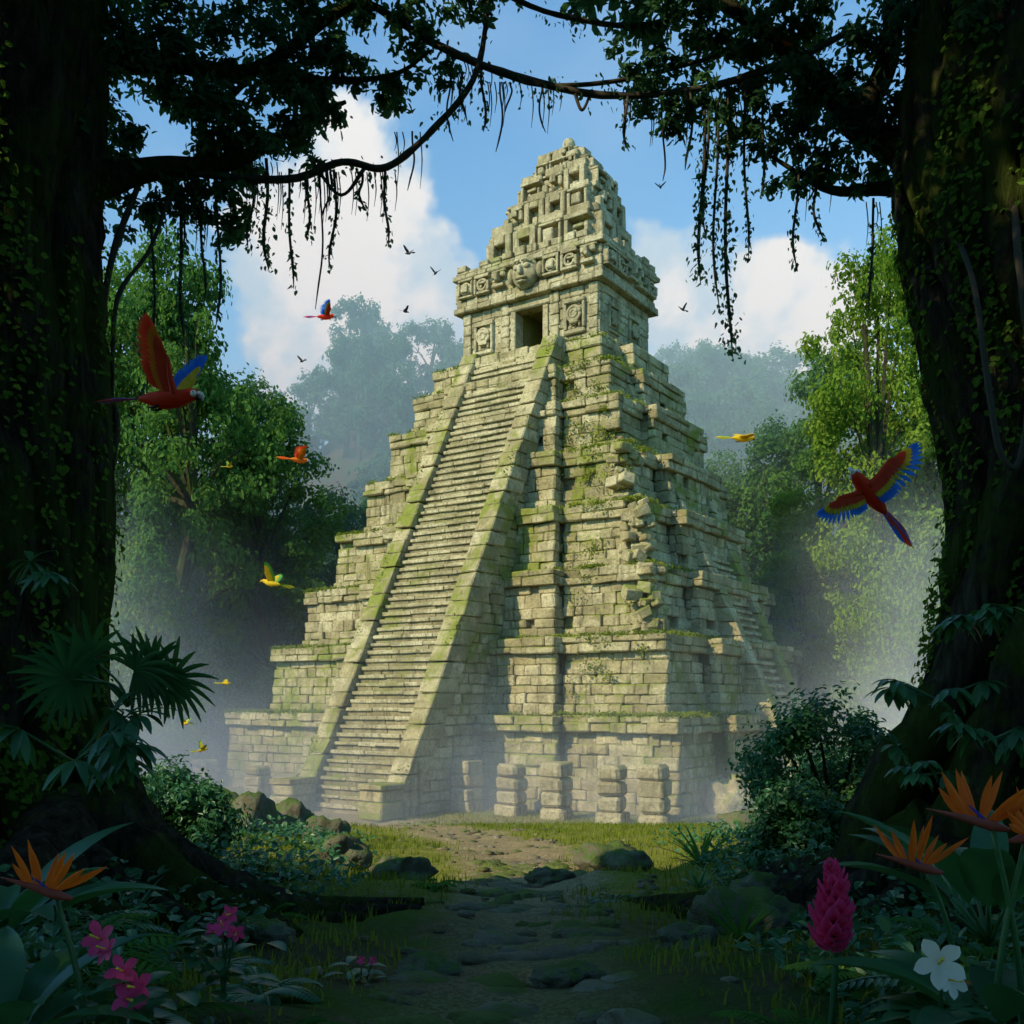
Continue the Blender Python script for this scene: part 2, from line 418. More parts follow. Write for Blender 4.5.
for k in (2,3,4):
    u0,u1,v0,v1=rect(k)
    for i in range(30):
        s=random.uniform(.2,.42); z=random.uniform(zt[k],zt[k+1]-.2)
        c=np.array([u1+random.gauss(-.15,.3),v0+random.gauss(.0,.25),z]); rotm=Matrix.Rotation(random.uniform(0,3),3,'Z')@Matrix.Rotation(random.uniform(-.5,.5),3,'X')
        H.append(c+np.array([rotm@Vector(p*np.array([s,s*.8,s*.6])) for p in S8]))
SW=2.15; BW=.95; vf0=-6.4; vf1=6.7; zs=24.0; NS=62
HS=[];HB=[];HR=[]
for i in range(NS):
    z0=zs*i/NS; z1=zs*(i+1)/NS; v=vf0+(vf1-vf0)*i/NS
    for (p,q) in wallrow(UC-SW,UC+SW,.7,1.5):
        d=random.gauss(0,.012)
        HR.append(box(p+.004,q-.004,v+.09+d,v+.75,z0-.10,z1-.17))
    for (p,q) in wallrow(UC-SW,UC+SW,.9,2.2):
        d=random.gauss(0,.016)
        HS.append(box(p+.005,q-.005,v-.02+d,v+.75,z1-.175,z1+random.gauss(0,.008)))
slope=(vf1-vf0)/zs
for sg in(-1,1):
    nb=34
    ua=UC+sg*SW; ub=UC+sg*(SW+BW)
    for i in range(nb):
        z0=zs*i/nb+.0; z1=zs*(i+1)/nb-.03
        j=random.gauss(0,.03); ht=.75+random.gauss(0,.05)
        a0=vf0+slope*z0-.30; a1=vf0+slope*z1-.30
        lo,hi=min(ua,ub+sg*.06+j*sg),max(ua,ub+sg*.06+j*sg)
        h=[]
        for x in(lo,hi):
            for y in(0,1):
                for z in(0,1):
                    vv=(a0 if z==0 else a1)+(1.5 if y else 0); zz=(z0 if z==0 else z1)+ht*.55
                    h.append((x,vv,zz))
        HB.append(np.array(h))
    rows=50
    for r in range(rows):
        z0=zs*r/rows; z1=zs*(r+1)/rows
        vs=vf0+slope*z1+.1; ve=max(vs+.3,min(7.7,7.7*z0/24+1.0))
        for (p,q) in wallrow(vs,ve,.5,1.1):
            f=ub+sg*random.gauss(0,.025)
            HB.append(box(min(f,ub-sg*.5),max(f,ub-sg*.5),p+.007,q-.007,z0+.005,z1-.005))
    for zz,(e) in ((0,.12),(.75,.0),(1.25,.1)):
        HB.append(box(min(ua-sg*.15,ub+sg*(.1+e)),max(ua-sg*.15,ub+sg*(.1+e)),vf0-1.25-e,vf0+.3,zz,zz+(.74 if zz==0 else .49 if zz<1 else .25)))
for i in range(24):
    z0=zs*i/24; z1=zs*(i+1)/24
    HC.append(box(UC-SW-BW+.2,UC+SW+BW-.2,vf0+slope*z1+.5,8,z0,z1-.05))
VC=10.6; us0=2.9; us1=-8.0
ss=(us1-us0)/zs
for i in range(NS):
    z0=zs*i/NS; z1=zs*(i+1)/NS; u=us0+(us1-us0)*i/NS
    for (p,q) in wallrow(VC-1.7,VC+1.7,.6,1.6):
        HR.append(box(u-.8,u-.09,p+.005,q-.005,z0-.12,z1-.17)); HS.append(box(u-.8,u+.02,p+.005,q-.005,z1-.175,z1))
for sg in(-1,1):
    va=VC+sg*1.7; vb=VC+sg*2.5
    for i in range(34):
        z0=zs*i/34; z1=zs*(i+1)/34-.03; h=[]
        a0=us0+ss*z0+.30; a1=us0+ss*z1+.30
        for x in(0,1):
            for y in sorted((va,vb+random.gauss(0,.02))):
                for z in(0,1):
                    h.append(((a0 if z==0 else a1)-(1.5 if x==0 else 0),y,(z0 if z==0 else z1)+.4))
        HB.append(np.array(h))
    for r in range(50):
        z0=zs*r/50; z1=zs*(r+1)/50; e=us0+ss*z1-.1; s=min(e-.3,-8.0*z0/24-1.0)
        for (p,q) in wallrow(s,e,.5,1.1):
            f=vb+sg*random.gauss(0,.025)
            HB.append(box(p+.007,q-.007,min(f,vb-sg*.5),max(f,vb-sg*.5),z0+.005,z1-.005))
for i in range(24):
    z0=zs*i/24; z1=zs*(i+1)/24
    HC.append(box(-8.5,us0+ss*z1-.5,VC-2.3,VC+2.3,z0,z1-.05))
# ---- temple
tu0,tu1,tv0,tv1=-17.4,-8.3,8.3,14.2
T=[]
HC.append(box(tu0-.4,tu1+.4,tv0-.5,tv1+.4,23.9,24.28)); wall('u',tu0-.7,tu1+.7,tv0-.75,-1,24,24.35,1,batter=0,target=T); wall('v',tv0-.25,tv1+.5,tu1+.7,1,24,24.35,1,batter=0,target=T); wall('v',tv0-.25,tv1+.5,tu0-.7,-1,24,24.35,1,batter=0,target=T)
DU=-12.75; DW=.9; zd=26.9; zw=27.5
kw=dict(batter=0,target=T,jit=.012,wmin=.5,wmax=1.0)
wall('u',tu0,DU-DW-.3,tv0,-1,24.35,zw,6,**kw); wall('u',DU+DW+.3,tu1,tv0,-1,24.35,zw,6,**kw)
wall('u',DU-DW-.3,DU+DW+.3,tv0,-1,zd+.28,zw,1,**kw)
wall('v',tv0+.5,tv1,tu1,1,24.35,zw,6,**kw); wall('v',tv0+.5,tv1,tu0,-1,24.35,zw,6,**kw)
HC.append(box(tu0+.4,DU-DW-.05,tv0+.4,tv1-.3,24.2,zw)); HC.append(box(DU+DW+.05,tu1-.4,tv0+.4,tv1-.3,24.2,zw)); HC.append(box(DU-DW-.1,DU+DW+.1,tv0+5,tv1-.3,24.2,zw)); HC.append(box(DU-DW-.1,DU+DW+.1,tv0+.4,tv0+5.1,zd+.25,zw-.01))
T.append(box(DU-DW-.34,DU-DW,tv0-.12,tv0+.7,24.35,zd)); T.append(box(DU+DW,DU+DW+.34,tv0-.12,tv0+.7,24.35,zd)); T.append(box(DU-DW-.55,DU+DW+.55,tv0-.16,tv0+.7,zd+.01,zd+.32))
for uu in (tu0+.35,tu1-.35,DU-DW-.75,DU+DW+.75):
    for i in range(5):
        T.append(box(uu-.28,uu+.28,tv0-.13,tv0+.1,24.36+i*.62,24.36+i*.62+.6))
def ring_band(o,z0,z1,jit=.012,wmin=.6,wmax=1.1):
    k=dict(batter=0,target=T,jit=jit,wmin=wmin,wmax=wmax,th=.7)
    wall('u',tu0-o,tu1+o,tv0-o,-1,z0,z1,1,**k); wall('v',tv0-o+.7,tv1+o,tu1+o,1,z0,z1,1,**k); wall('v',tv0-o+.7,tv1+o,tu0-o,-1,z0,z1,1,**k); wall('u',tu0-o,tu1+o,tv1+o,1,z0,z1,1,**k)
HC.append(box(tu0+.1,tu1-.1,tv0+.1,tv1-.1,zw,29.9))
ring_band(.42,zw,zw+.34); ring_band(.28,zw+.35,zw+.72); ring_band(.20,zw+.73,zw+1.35); ring_band(.20,zw+1.36,zw+1.9); ring_band(.48,zw+1.91,zw+2.2); ring_band(.34,zw+2.21,zw+2.42)
def fmap(face,s,o,z):
    return (s,face[1]-o,z) if face[0]=='f' else ((face[1]+o,s,z) if face[0]=='r' else (face[1]-o,s,z))
def fbox(face,s0,s1,z0,z1,o0,o1):
    p=fmap(face,s0,o0,z0);q=fmap(face,s1,o1,z1)
    return box(min(p[0],q[0]),max(p[0],q[0]),min(p[1],q[1]),max(p[1],q[1]),z0,z1)
def glyph(face,s,z,w,h,o,kind,d=.16):
    def b(x0,x1,y0,y1,dd): T.append(fbox(face,s+x0*w,s+x1*w,z+y0*h,z+y1*h,o-.06,o+dd))
    if kind==0:
        b(-.46,.46,.32,.46,d); b(-.46,-.32,-.46,.31,d); b(-.31,.46,-.46,-.32,d); b(.32,.46,-.31,.12,d); b(-.12,.31,0,.12,d); b(-.12,0,-.16,-.01,d*.8)
    elif kind==1:
        b(-.46,.46,.34,.46,d); b(-.46,.46,-.46,-.34,d); b(-.46,-.34,-.33,.33,d); b(.34,.46,-.33,.33,d); b(-.2,.2,-.2,.2,d*1.3)
    elif kind==2:
        b(-.46,.46,-.46,-.3,d); b(-.46,-.2,-.29,.1,d); b(-.19,.05,-.29,-.05,d*.8); b(.15,.46,.3,.46,d); b(.3,.46,-.1,.29,d); b(-.1,.14,.12,.46,d*.9)
    elif kind==3:
        b(-.4,-.1,.1,.36,d); b(.1,.4,.1,.36,d); b(-.09,.09,-.12,.3,d*1.7); b(-.36,.36,-.38,-.2,d*1.2); b(-.46,.46,.38,.48,d*.8)
    else:
        b(-.46,-.24,-.46,.46,d); b(.24,.46,-.46,.46,d); b(-.23,.23,.2,.46,d); b(-.12,.12,-.46,-.1,d*.7)
rings=MB()
def ringrel(face,s,z,r,o,rr=.07):
    P=[];n=14
    for i in range(n+1):
        a=2*math.pi*i/n; P.append(fmap(face,s+r*math.cos(a),o+.04,z+r*math.sin(a)))
    V,F=tube(P,[rr]*(n+1),6,1); rings.add(V,F)
FF=('f',tv0-.20);FR=('r',tu1+.20);FL=('l',tu0-.20)
for face,s0,s1 in((FF,tu0-.1,tu1+.1),(FR,tv0-.1,tv1+.1),(FL,tv0-.1,tv1+.1)):
    n=round((s1-s0)/1.15); wd=(s1-s0)/n
    for i in range(n):
        s=s0+(i+.5)*wd
        if face is FF and abs(s-DU)<.8: continue
        k=[1,0,3,2,0][i%5]
        glyph(face,s,zw+1.32,wd*.96,1.2,0,k,.34)
        if k in(1,0) : ringrel(face,s,zw+1.32,.30,.16,.09)
for face,s0,s1 in((('f',tv0-.34),tu0-.3,tu1+.3),(('r',tu1+.34),tv0-.3,tv1+.3)):
    n=round((s1-s0)/.8); wd=(s1-s0)/n
    for i in range(n):
        if random.random()<.12: continue
        s=s0+(i+.5)*wd; hh=random.uniform(.25,.5)
        T.append(fbox(face,s-wd*.4,s+wd*.4,zw+2.42,zw+2.42+hh,-.5,-.0+random.gauss(0,.02)))
for s in (tu0+1.55,DU+DW+2.05):
    f=('f',tv0); wd=1.45
    glyph(f,s,25.85,wd,2.1,0,1,.2); ringrel(f,s,25.95,.40,.14,.10); ringrel(f,s,25.95,.2,.2,.07); glyph(f,s,25.3,.8,.5,.02,2,.16)
for s in (tv0+1.5,tv0+3.9):
    glyph(('r',tu1),s,25.85,1.3,1.8,0,1,.14); ringrel(('r',tu1),s,25.9,.34,.1,.08)
def ellip(c,r,seg=14,ring=9):
    V=[];F=[]
    for i in range(ring+1):
        a=math.pi*i/ring
        for j in range(seg):
            b=2*math.pi*j/seg
            V.append((c[0]+r[0]*math.sin(a)*math.cos(b),c[1]+r[1]*math.sin(a)*math.sin(b),c[2]+r[2]*math.cos(a)))
    for i in range(ring):
        for j in range(seg):
            j2=(j+1)%seg; F.append([i*seg+j,(i+1)*seg+j,(i+1)*seg+j2,i*seg+j2])
    return V,F
mz=zw+1.25; mv=tv0-.5
rings.add(*ellip((DU,mv+.1,mz),(.85,.55,.9))); 
for sg in(-1,1):
    rings.add(*ellip((DU+sg*.33,mv-.38,mz+.22),(.2,.14,.16))); rings.add(*ellip((DU+sg*.95,mv+.1,mz),(.22,.3,.45)))
    P=[(DU+sg*.08,mv-.5,mz+.5),(DU+sg*.35,mv-.45,mz+.56),(DU+sg*.62,mv-.25,mz+.4)]; rings.add(*tube(P,[.08,.1,.06],6,4))
rings.add(*ellip((DU,mv-.52,mz),(.15,.2,.3))); rings.add(*ellip((DU,mv-.4,mz-.42),(.4,.2,.11))); rings.add(*ellip((DU,mv-.38,mz-.62),(.34,.18,.09)))
layers=[(-16.0,-9.2,9.2,13.0,29.9,31.9),(-15.2,-9.5,9.6,12.8,31.9,33.5),(-14.3,-9.9,10.0,12.6,33.5,34.9),(-13.5,-10.7,10.4,12.3,34.9,35.9),(-12.8,-11.3,10.7,12.0,35.9,36.6)]
for li,(a,b,c,d,z0,z1) in enumerate(layers):
    HC.append(box(a+.2,b-.2,c+.2,d-.2,z0-.3,z1-.1))
    k=dict(batter=.03,target=T,jit=.02,wmin=.45,wmax=.9,th=.4)
    rows=max(2,round((z1-z0)/.45))
    wall('u',a,b,c,-1,z0,z1,rows,**k); wall('v',c+.4,d,b,1,z0,z1,rows,**k); wall('v',c+.4,d,a,-1,z0,z1,rows,**k); wall('u',a,b,d,1,z0,z1,rows,**k)
    for face,s0,s1 in((('f',c),a,b),(('r',b),c,d),(('l',a),c,d)):
        hh=(z1-z0); n=max(1,round((s1-s0)/(hh*.9))); wd=(s1-s0)/n
        for i in range(n):
            s=s0+(i+.5)*wd
            kk=[4,0,4,2,1][(i*2+li*3)%5]
            glyph(face,s,z0+hh*.5,wd*.97,hh*.95,0,kk,.48)
            up=random.choice([.15,.3,.45,.6]) if li<4 else .1
            T.append(fbox(face,s-wd*.42,s+wd*.42,z1-.02,z1+up,-.55,.2))
T.append(box(-12.45,-11.65,11.0,11.8,36.6,36.95))
rings.add(*ellip((-12.05,11.4,37.25),(.38,.38,.42)))
hex_mesh('tier_blocks',H,M_stone,.042,.024,pyr)
hex_mesh('core_masonry',HC,M_core,.02,0,pyr)
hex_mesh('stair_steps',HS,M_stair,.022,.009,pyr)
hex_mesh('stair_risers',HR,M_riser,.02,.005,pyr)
hex_mesh('balustrade_blocks',HB,M_stone,.04,.018,pyr)
hex_mesh('temple_blocks',T,M_temple,.04,.015,pyr)
rings.obj('carved_reliefs',[M_temple],pyr,True)
C=[];
for k in range(NT_):
    u0,u1,v0,v1=rect(k); z=zt[k+1]
    dens=int((u1-u0+v1-v0)*38)
    for i in range(dens):
        if mnoise.noise(Vector((i*.013*3+k*9,k*3.1,0)))<-.12: continue
        if random.random()<.6: p=(u0+(u1-u0)*(i/dens),v0+abs(random.gauss(-.1,.25)),z)
        else: p=(u1-abs(random.gauss(-.1,.25)),v0+(v1-v0)*(i/dens),z)
        C.append(p)
Cn=[]
for c in C:
    for _ in range(7): Cn.append((c[0]+random.gauss(0,.14),c[1]+random.gauss(0,.12),c[2]+random.uniform(-.06,.16)))
for i in range(3000):
    tt=random.random(); sg=random.choice((-1,1)); 
    if mnoise.noise(Vector((tt*14,sg*5,0)))<.1: continue
    Cn.append((UC+sg*(SW+BW+random.uniform(-.4,.15)),vf0+slope*zs*tt-.2+random.gauss(0,.15),zs*tt+.5+random.gauss(0,.12)))
for k in range(1,7):
    u0,u1,v0,v1=rect(k)
    for q in range(9):
        cu=random.uniform(UC+4,u1); cz=random.uniform(zt[k],zt[k+1]); cr=random.uniform(.15,.5)
        for i in range(60): Cn.append((cu+random.gauss(0,cr),v0-.05-random.random()*.1,cz+random.gauss(0,cr*.7)))
Cn=np.array(Cn); N=rng.normal(0,.6,Cn.shape)+np.array([-.1,-.6,.6])
V,F=leaf_geom(Cn,N,rng.uniform(.05,.15,len(Cn)),.34,.2)
mesh_obj('moss_growth',V,F,[M_moss],None,False,pyr)
for (x,y,wd,h) in ((-2.0,45.0,1.15,2.3),(0,43.4,1.1,2.25),(1.87,41.9,1.15,2.4),(4.0,40.0,1.1,2.4),(5.65,39.6,1.15,2.45),(-12.3,48.5,1.05,1.8),(-17.6,57.5,1.2,1.6)):
    hs=[];z=-.1
    n=4; 
    for i in range(n):
        hh=(h+.1)/n; ww=wd/2*random.uniform(.93,1.06)*(.92 if i%2 else 1); dd=wd/2*random.uniform(.85,.95)
        dx,dy=random.gauss(0,.03),random.gauss(0,.03); b=box(-ww+dx,ww+dx,-dd+dy,dd+dy,z,z+hh-.015)
        hs.append(b); z+=hh
    o=hex_mesh('stone_pillar',hs,M_temple,.08,.03); o.location=(x,y,0); o.rotation_euler=(0,0,-TH+random.gauss(0,.08))
# ------------------------------------------------------------------ rocks
def rock_mb(mb,c,s,seed,sub=3):
    bm=bmesh.new(); bmesh.ops.create_icosphere(bm,subdivisions=sub,radius=1)
    V=[];F=[]
    for v in bm.verts:
        p=v.co; n=1+.42*mnoise.fractal(p*1.2+Vector((seed,seed*2,0)),1,2,4)+.14*mnoise.noise(p*4+Vector((seed,0,0)))
        q=p*n; q.z=max(q.z,-.5)
        V.append((c[0]+q.x*s[0],c[1]+q.y*s[1],c[2]+q.z*s[2]))
    bm.verts.index_update()
    for f in bm.faces: F.append([v.index for v in f.verts])
    bm.free(); mb.add(V,F)
def G(x,y): return float(gz(x,y))
boulders=[(-6.4,21,.95,.8),(-7.6,22,.8,.7),(-4.4,20,.6,.6),(-5.1,19.2,.6,.6),(-3.6,19.2,.45,.45),(-5.8,27,.7,.35),(1.5,15,.55,.34),(.5,13,.3,.16),(1.95,8.2,.42,.34),(2.35,9.4,.3,.25),(1.25,7.2,.22,.14),(-1.9,7.6,.22,.15),(-.55,6.6,.2,.1),(.35,6.2,.22,.1),(6.5,28,.6,.5),(7.6,30,.6,.6),(9.6,44,1.0,1.3),(10.6,45,.9,1.0),(-1.4,12.8,.35,.25),(-2.4,14,.4,.3)]
for i,(x,y,s,h) in enumerate(boulders):
    mb=MB(); rock_mb(mb,(0,0,0),(s,s*.85,h),i*3.3+1,4); o=mb.obj('mossy_boulder',[M_rock if y<35 else M_stone]); o.location=(x,y,G(x,y)+h*.3)
mb=MB()
for i in range(420):
    y=random.uniform(4.3,40); x=float(path_x(y))+random.gauss(0,1.0+.06*y); 
    s=random.uniform(.03,.10)*(1+.03*y); rock_mb(mb,(x,y,G(x,y)+.0),(s,s*.8,s*.4),i*1.7,1)
for i in range(90):
    y=random.uniform(4.3,17); x=float(path_x(y))+random.uniform(-.75,.75)
    s=random.uniform(.12,.26); rock_mb(mb,(x,y,G(x,y)-.03),(s,s*.8,.08),i*2.7,2)
for i in range(60):
    x=random.uniform(-11,9); y=random.uniform(36,41.5); s=random.uniform(.08,.28); rock_mb(mb,(x,y,0),(s,s,s*.6),i*5.1,1)
mb.obj('path_stones',[stone_mat('path_stone',(.18,.155,.11),(.33,.285,.19),.45,(.07,.095,.02))],None,True)
# ------------------------------------------------------------------ grass
def grass_blades(P,h,name,mat,w=.012):
    n=len(P); d=rng.uniform(0,2*math.pi,n); lean=rng.uniform(.1,.8,n)
    D=np.stack([np.cos(d),np.sin(d),np.zeros(n)],1); Sd=np.stack([-np.sin(d),np.cos(d),np.zeros(n)],1)
    h=h[:,None]; ww=(w*(.5+rng.random(n)))[:,None]*(h/.2)
    up=np.array([0,0,1.])
    b0=P-Sd*ww;b1=P+Sd*ww; m=P+up*h*.6+D*h*lean[:,None]*.3; t=P+up*h*(1-.3*lean[:,None])+D*h*lean[:,None]*.9
    V=np.stack([b0,b1,m+Sd*ww*.7,m-Sd*ww*.7,t,t+Sd*.002],1).reshape(-1,3)
    base=np.arange(n)*6
    q=np.stack([base,base+1,base+2,base+3],1); tr=np.stack([base+3,base+2,base+5,base+4],1)
    return mesh_obj(name,V,np.concatenate([q,tr]),[mat],None,False)
n=120000
y=3.9+ (46-3.9)*rng.random(n)**.8; x=rng.uniform(-1,1,n)*(y*.62+1)
pd=np.abs(x-path_x(y))/(0.7+.03*y)
cl=np.array([mnoise.noise(Vector((a*.7,b*.7,3))) for a,b in zip(x,y)])
keep=(rng.random(n)<np.clip(pd-.6+cl*1.2,0,1))
c_,s_=math.cos(TH),math.sin(TH); du=(x-P0[0])*c_-(y-P0[1])*s_; dv=(x-P0[0])*s_+(y-P0[1])*c_
keep&=~((du>-28.6)&(du<.3)&(dv>-.9))&~((np.abs(du-UC)<3.4)&(dv>-7.4)&(dv<0))
x=x[keep];y=y[keep]
P=np.stack([x,y,gz(x,y)-.01],1)
grass_blades(P,rng.uniform(.05,.15,len(P))*(1+.01*P[:,1]),'grass',M_grass)
n=34000; y=rng.uniform(3,20,n); x=rng.uniform(-1,1,n)*(y*.7+2)
pd=np.abs(x-path_x(y)); cl=np.array([mnoise.noise(Vector((a*.9+7,b*.9,1))) for a,b in zip(x,y)])
keep=(pd>1.1+.09*y+cl*.8)&(cl>-.35); x=x[keep];y=y[keep]
P=np.stack([x,y,gz(x,y)+rng.uniform(.02,.36,len(x))*sm((np.abs(x-path_x(y))-1)/2)],1)
V,F=leaf_geom(P,rng.normal(0,.5,P.shape)+np.array([0,-.3,1]),rng.uniform(.05,.13,len(P)),.36,.15)
mesh_obj('ground_cover_plants',V,F,[M_plant],None,False)
# ------------------------------------------------------------------ background trees
def tree_template(name,seed,lm,H_=20,nl=11,leaves=9000,ls=.5,crown_r=5.5,low=.35):
    random.seed(seed); mb=MB()
    tp=[(0,0,-.5),(random.gauss(0,.3),random.gauss(0,.3),H_*.25),(random.gauss(0,.6),random.gauss(0,.6),H_*.5),(random.gauss(0,.6),random.gauss(0,.6),H_*.82)]
    mb.add(*tube(tp,[.55,.38,.3,.1],8,4,.25,.8))
    lob=[]
    for i in range(nl):
        a=i*2.4+random.random(); z=H_*(low+(.93-low)*(i+.5)/nl)
        prof=math.sin(math.pi*min(1,max(.12,(z/H_-low+.12)/(1.08-low))))**.7
        rr=crown_r*prof*random.uniform(.35,.85)
        c=(math.cos(a)*rr,math.sin(a)*rr,z); r=random.uniform(1.4,2.7)*crown_r/5.5
        lob.append((c,r)); s=tp[1] if z<H_*.5 else tp[2]
        mb.add(*tube([s,((s[0]+c[0])/2,(s[1]+c[1])/2,(s[2]+c[2])/2+.4),c],[.16,.1,.04],5,3))
    lob.append(((0,0,H_*.9),2.3*crown_r/5.5))
    nb=len(mb.F); V0=np.concatenate(mb.V)
    tot=sum(r*r for _,r in lob); PP=[];DD=[]
    for c,r in lob:
        k=int(leaves*r*r/tot)
        m=9; sub=[(np.array(c)+nrm(rng.normal(size=3))*r*.75,r*random.uniform(.28,.55)) for _ in range(m)]
        for sc,sr in sub:
            p,d=blob_points(k//m,sc,sr,.65,(1,1,.7)); PP.append(p); DD.append(d+np.array([0,0,.35]))
    PP=np.concatenate(PP);DD=np.concatenate(DD)
    V,F=leaf_geom(PP,DD+rng.normal(0,.4,DD.shape),rng.uniform(.6,1.2,len(PP))*ls,.36,.2)
    Fa=[list(f) for f in (F+len(V0))]
    return mesh_data(name,np.concatenate([V0,V]),mb.F+Fa,[M_bark,lm],[0]*nb+[1]*len(Fa),False)
tA=tree_template('broadleaf_tree_a',1,M_leafbg,20,17,20000,.28,6.0,.14); tB=tree_template('broadleaf_tree_b',5,M_leafbg,20,17,20000,.28,5.2,.10)
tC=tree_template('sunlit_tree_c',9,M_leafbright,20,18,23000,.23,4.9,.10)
tD=tree_template('hill_tree_d',12,M_leafhill,14,9,5600,.55,6,.2); tE=tree_template('shrub_e',15,M_leafbg,6,9,7000,.2,4.4,.12); tF=tree_template('shrub_f',18,M_leafbright,6,9,8000,.17,4.4,.12)
random.seed(21)
def inst(me,name,x,y,s,sz=None,parent=None,z=None):
    o=bpy.data.objects.new(name,me); o.location=(x,y,(G(x,y) if z is None else z)-.2); o.rotation_euler=(0,0,random.uniform(0,6.28)); o.scale=(s,s,sz or s); return link(o,parent)
for me,x,y,s,sz in ((tB,-21.5,63,1.1,1.72),(tA,-27,68,1.2,1.75),(tB,-17.5,73,1.1,1.35),(tA,-34,68,1.2,1.6),(tB,-14.5,82,1.1,1.1),(tB,-20.5,78,1.2,1.5),(tA,-24,74,1.2,1.6),(tF,-22.5,60,1.3,2.2),(tF,-26,63,1.3,2.0),(tA,-27,66,1.0,1.0),(tB,-12,90,1.1,1.15),(tF,-21,64,1.2,1.4),
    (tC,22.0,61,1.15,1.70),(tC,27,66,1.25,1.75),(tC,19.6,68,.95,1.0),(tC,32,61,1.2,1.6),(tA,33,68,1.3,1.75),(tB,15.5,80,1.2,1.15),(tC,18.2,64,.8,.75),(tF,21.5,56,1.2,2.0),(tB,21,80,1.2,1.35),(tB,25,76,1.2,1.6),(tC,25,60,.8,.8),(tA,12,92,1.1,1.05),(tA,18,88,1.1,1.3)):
    inst(me,'jungle_tree',x,y,s,sz)
df=empty('distant_forest')
for i in range(250):
    y=random.uniform(94,205); x=random.uniform(-.62,.62)*y
    inst(tD,'hill_tree',x,y,random.uniform(.8,1.4),random.uniform(.8,1.5),df)
for i in range(46):
    y=random.uniform(78,94); x=random.uniform(-.58,.58)*y
    if abs(x)<10 and y<80: continue
    inst(random.choice((tA,tB,tD)),'edge_tree',x,y,random.uniform(.8,1.1),random.uniform(.65,1.05),df)
ug=empty('forest_undergrowth')
for i in range(80):
    s=random.choice((-1,1)); y=random.uniform(54,76); x=s*(random.uniform(.38,.62)*y if y<66 else random.uniform(.2,.6)*y)
    if -20.5<x<18 and y<67: continue
    inst(random.choice((tE,tF,tF)),'shrub',x,y,random.uniform(.7,1.3),None,ug)
for i in range(40):
    s=random.choice((-1,1)); y=random.uniform(14,46); x=s*(.42*y+random.uniform(6,11))
    inst(tE,'shrub',x,y,random.uniform(.4,.65),None,ug)
sj=empty('unseen_shade_jungle')  # trees out of view, added around the camera to keep the foreground in shade
for (x,y,s,sz) in ((-12,-2,1.05,.85),(-12,-9,1.2,1.0),(-5,-9,1.2,1.05),(-20,-4,1.2,.95),(-17,-12,1.3,1.15),(4,-10,1.2,1.0),(-9,-16,1.3,1.2),(12,-5,1.2,1),(14,7,1.1,.95),(-3,-18,1.3,1.2),(-26,-9,1.3,1.15),(19,15,1.1,.9)):
    inst(tA if random.random()<.5 else tB,'unseen_shade_tree',x,y,s,sz,sj)
# ------------------------------------------------------------------ framing trees
def leaf_strip(base,dirv,L,W,droop=.5,n=8,prof=None,fold=.25,up=(0,0,1)):
    base=np.array(base,float); d=nrm(dirv); side=nrm(np.cross(d,np.array(up)+np.array([.001,0,0]))); V=[];F=[]
    p=base.copy(); dd=d.copy()
    for i in range(n+1):
        t=i/n; w=W*(prof(t) if prof else math.sin(math.pi*min(.99,t*.93+.05))**.8)
        nn=np.cross(side,dd)
        V+= [p-side*w+nn*w*fold,p,p+side*w+nn*w*fold]
        dd=nrm(dd+np.array([0,0,-droop/n])); p=p+dd*L/n
    for i in range(n):
        a=i*3; F+=[[a,a+1,a+4,a+3],[a+1,a+2,a+5,a+4]]
    return V,F
def frond(mb,base,dirv,L,leafL,droop=.8,nl=16,w=.02,mat=0):
    d=nrm(dirv); side=nrm(np.cross(d,(0,0.01,1))); p=np.array(base,float); dd=d.copy(); P=[p.copy()]
    for i in range(nl):
        dd=nrm(dd+np.array([0,0,-droop/nl])); p=p+dd*L/nl; P.append(p.copy())
        t=(i+1)/nl; ll=leafL*math.sin(math.pi*min(.97,.12+t*.85))**.7
        for sg in(-1,1): mb.add(*leaf_strip(p,side*sg*1.0+dd*.55+np.array([0,0,.1]),ll,w,.5,4),mat)
    mb.add(*tube(P[::3],[.008]*len(P[::3]),5,3),mat)
def framing_tree(base,trunk,rad,strands,roots,branches):
    par=empty('strangler_fig_tree',base)
    inv=np.array(base,float)
    def part(nm,mb):
        o=mb.obj(nm,[M_bark],par); o.location=-inv
    mb=MB()
    mb.add(*tube(trunk,rad,48,14,.25,1.3,.08))
    for s in strands: mb.add(*tube(s[0],s[1],9,8,.25,2.5))
    part('trunk',mb)
    mb=MB()
    for s in roots: mb.add(*tube(s[0],s[1],9,7,.22,2.5))
    part('roots',mb)
    mb=MB()
    for s in branches: mb.add(*tube(s[0],s[1],9,7,.18,2.5))
    part('branches',mb)
    return par,inv
def spiral(trunk,rad,a0,turn,r,z0=0,z1=1,k=1.03,n=14):
    C,rr=crom(trunk,rad,8); P=[];Q=[]
    for i in range(n+1):
        t=z0+(z1-z0)*i/n; j=min(len(C)-1,int(t*(len(C)-1))); a=a0+turn*t+.4*math.sin(t*9+a0)
        P.append((C[j][0]+math.cos(a)*rr[j]*k,C[j][1]+math.sin(a)*rr[j]*k,C[j][2])); Q.append(r*random.uniform(.8,1.2))
    return P,Q
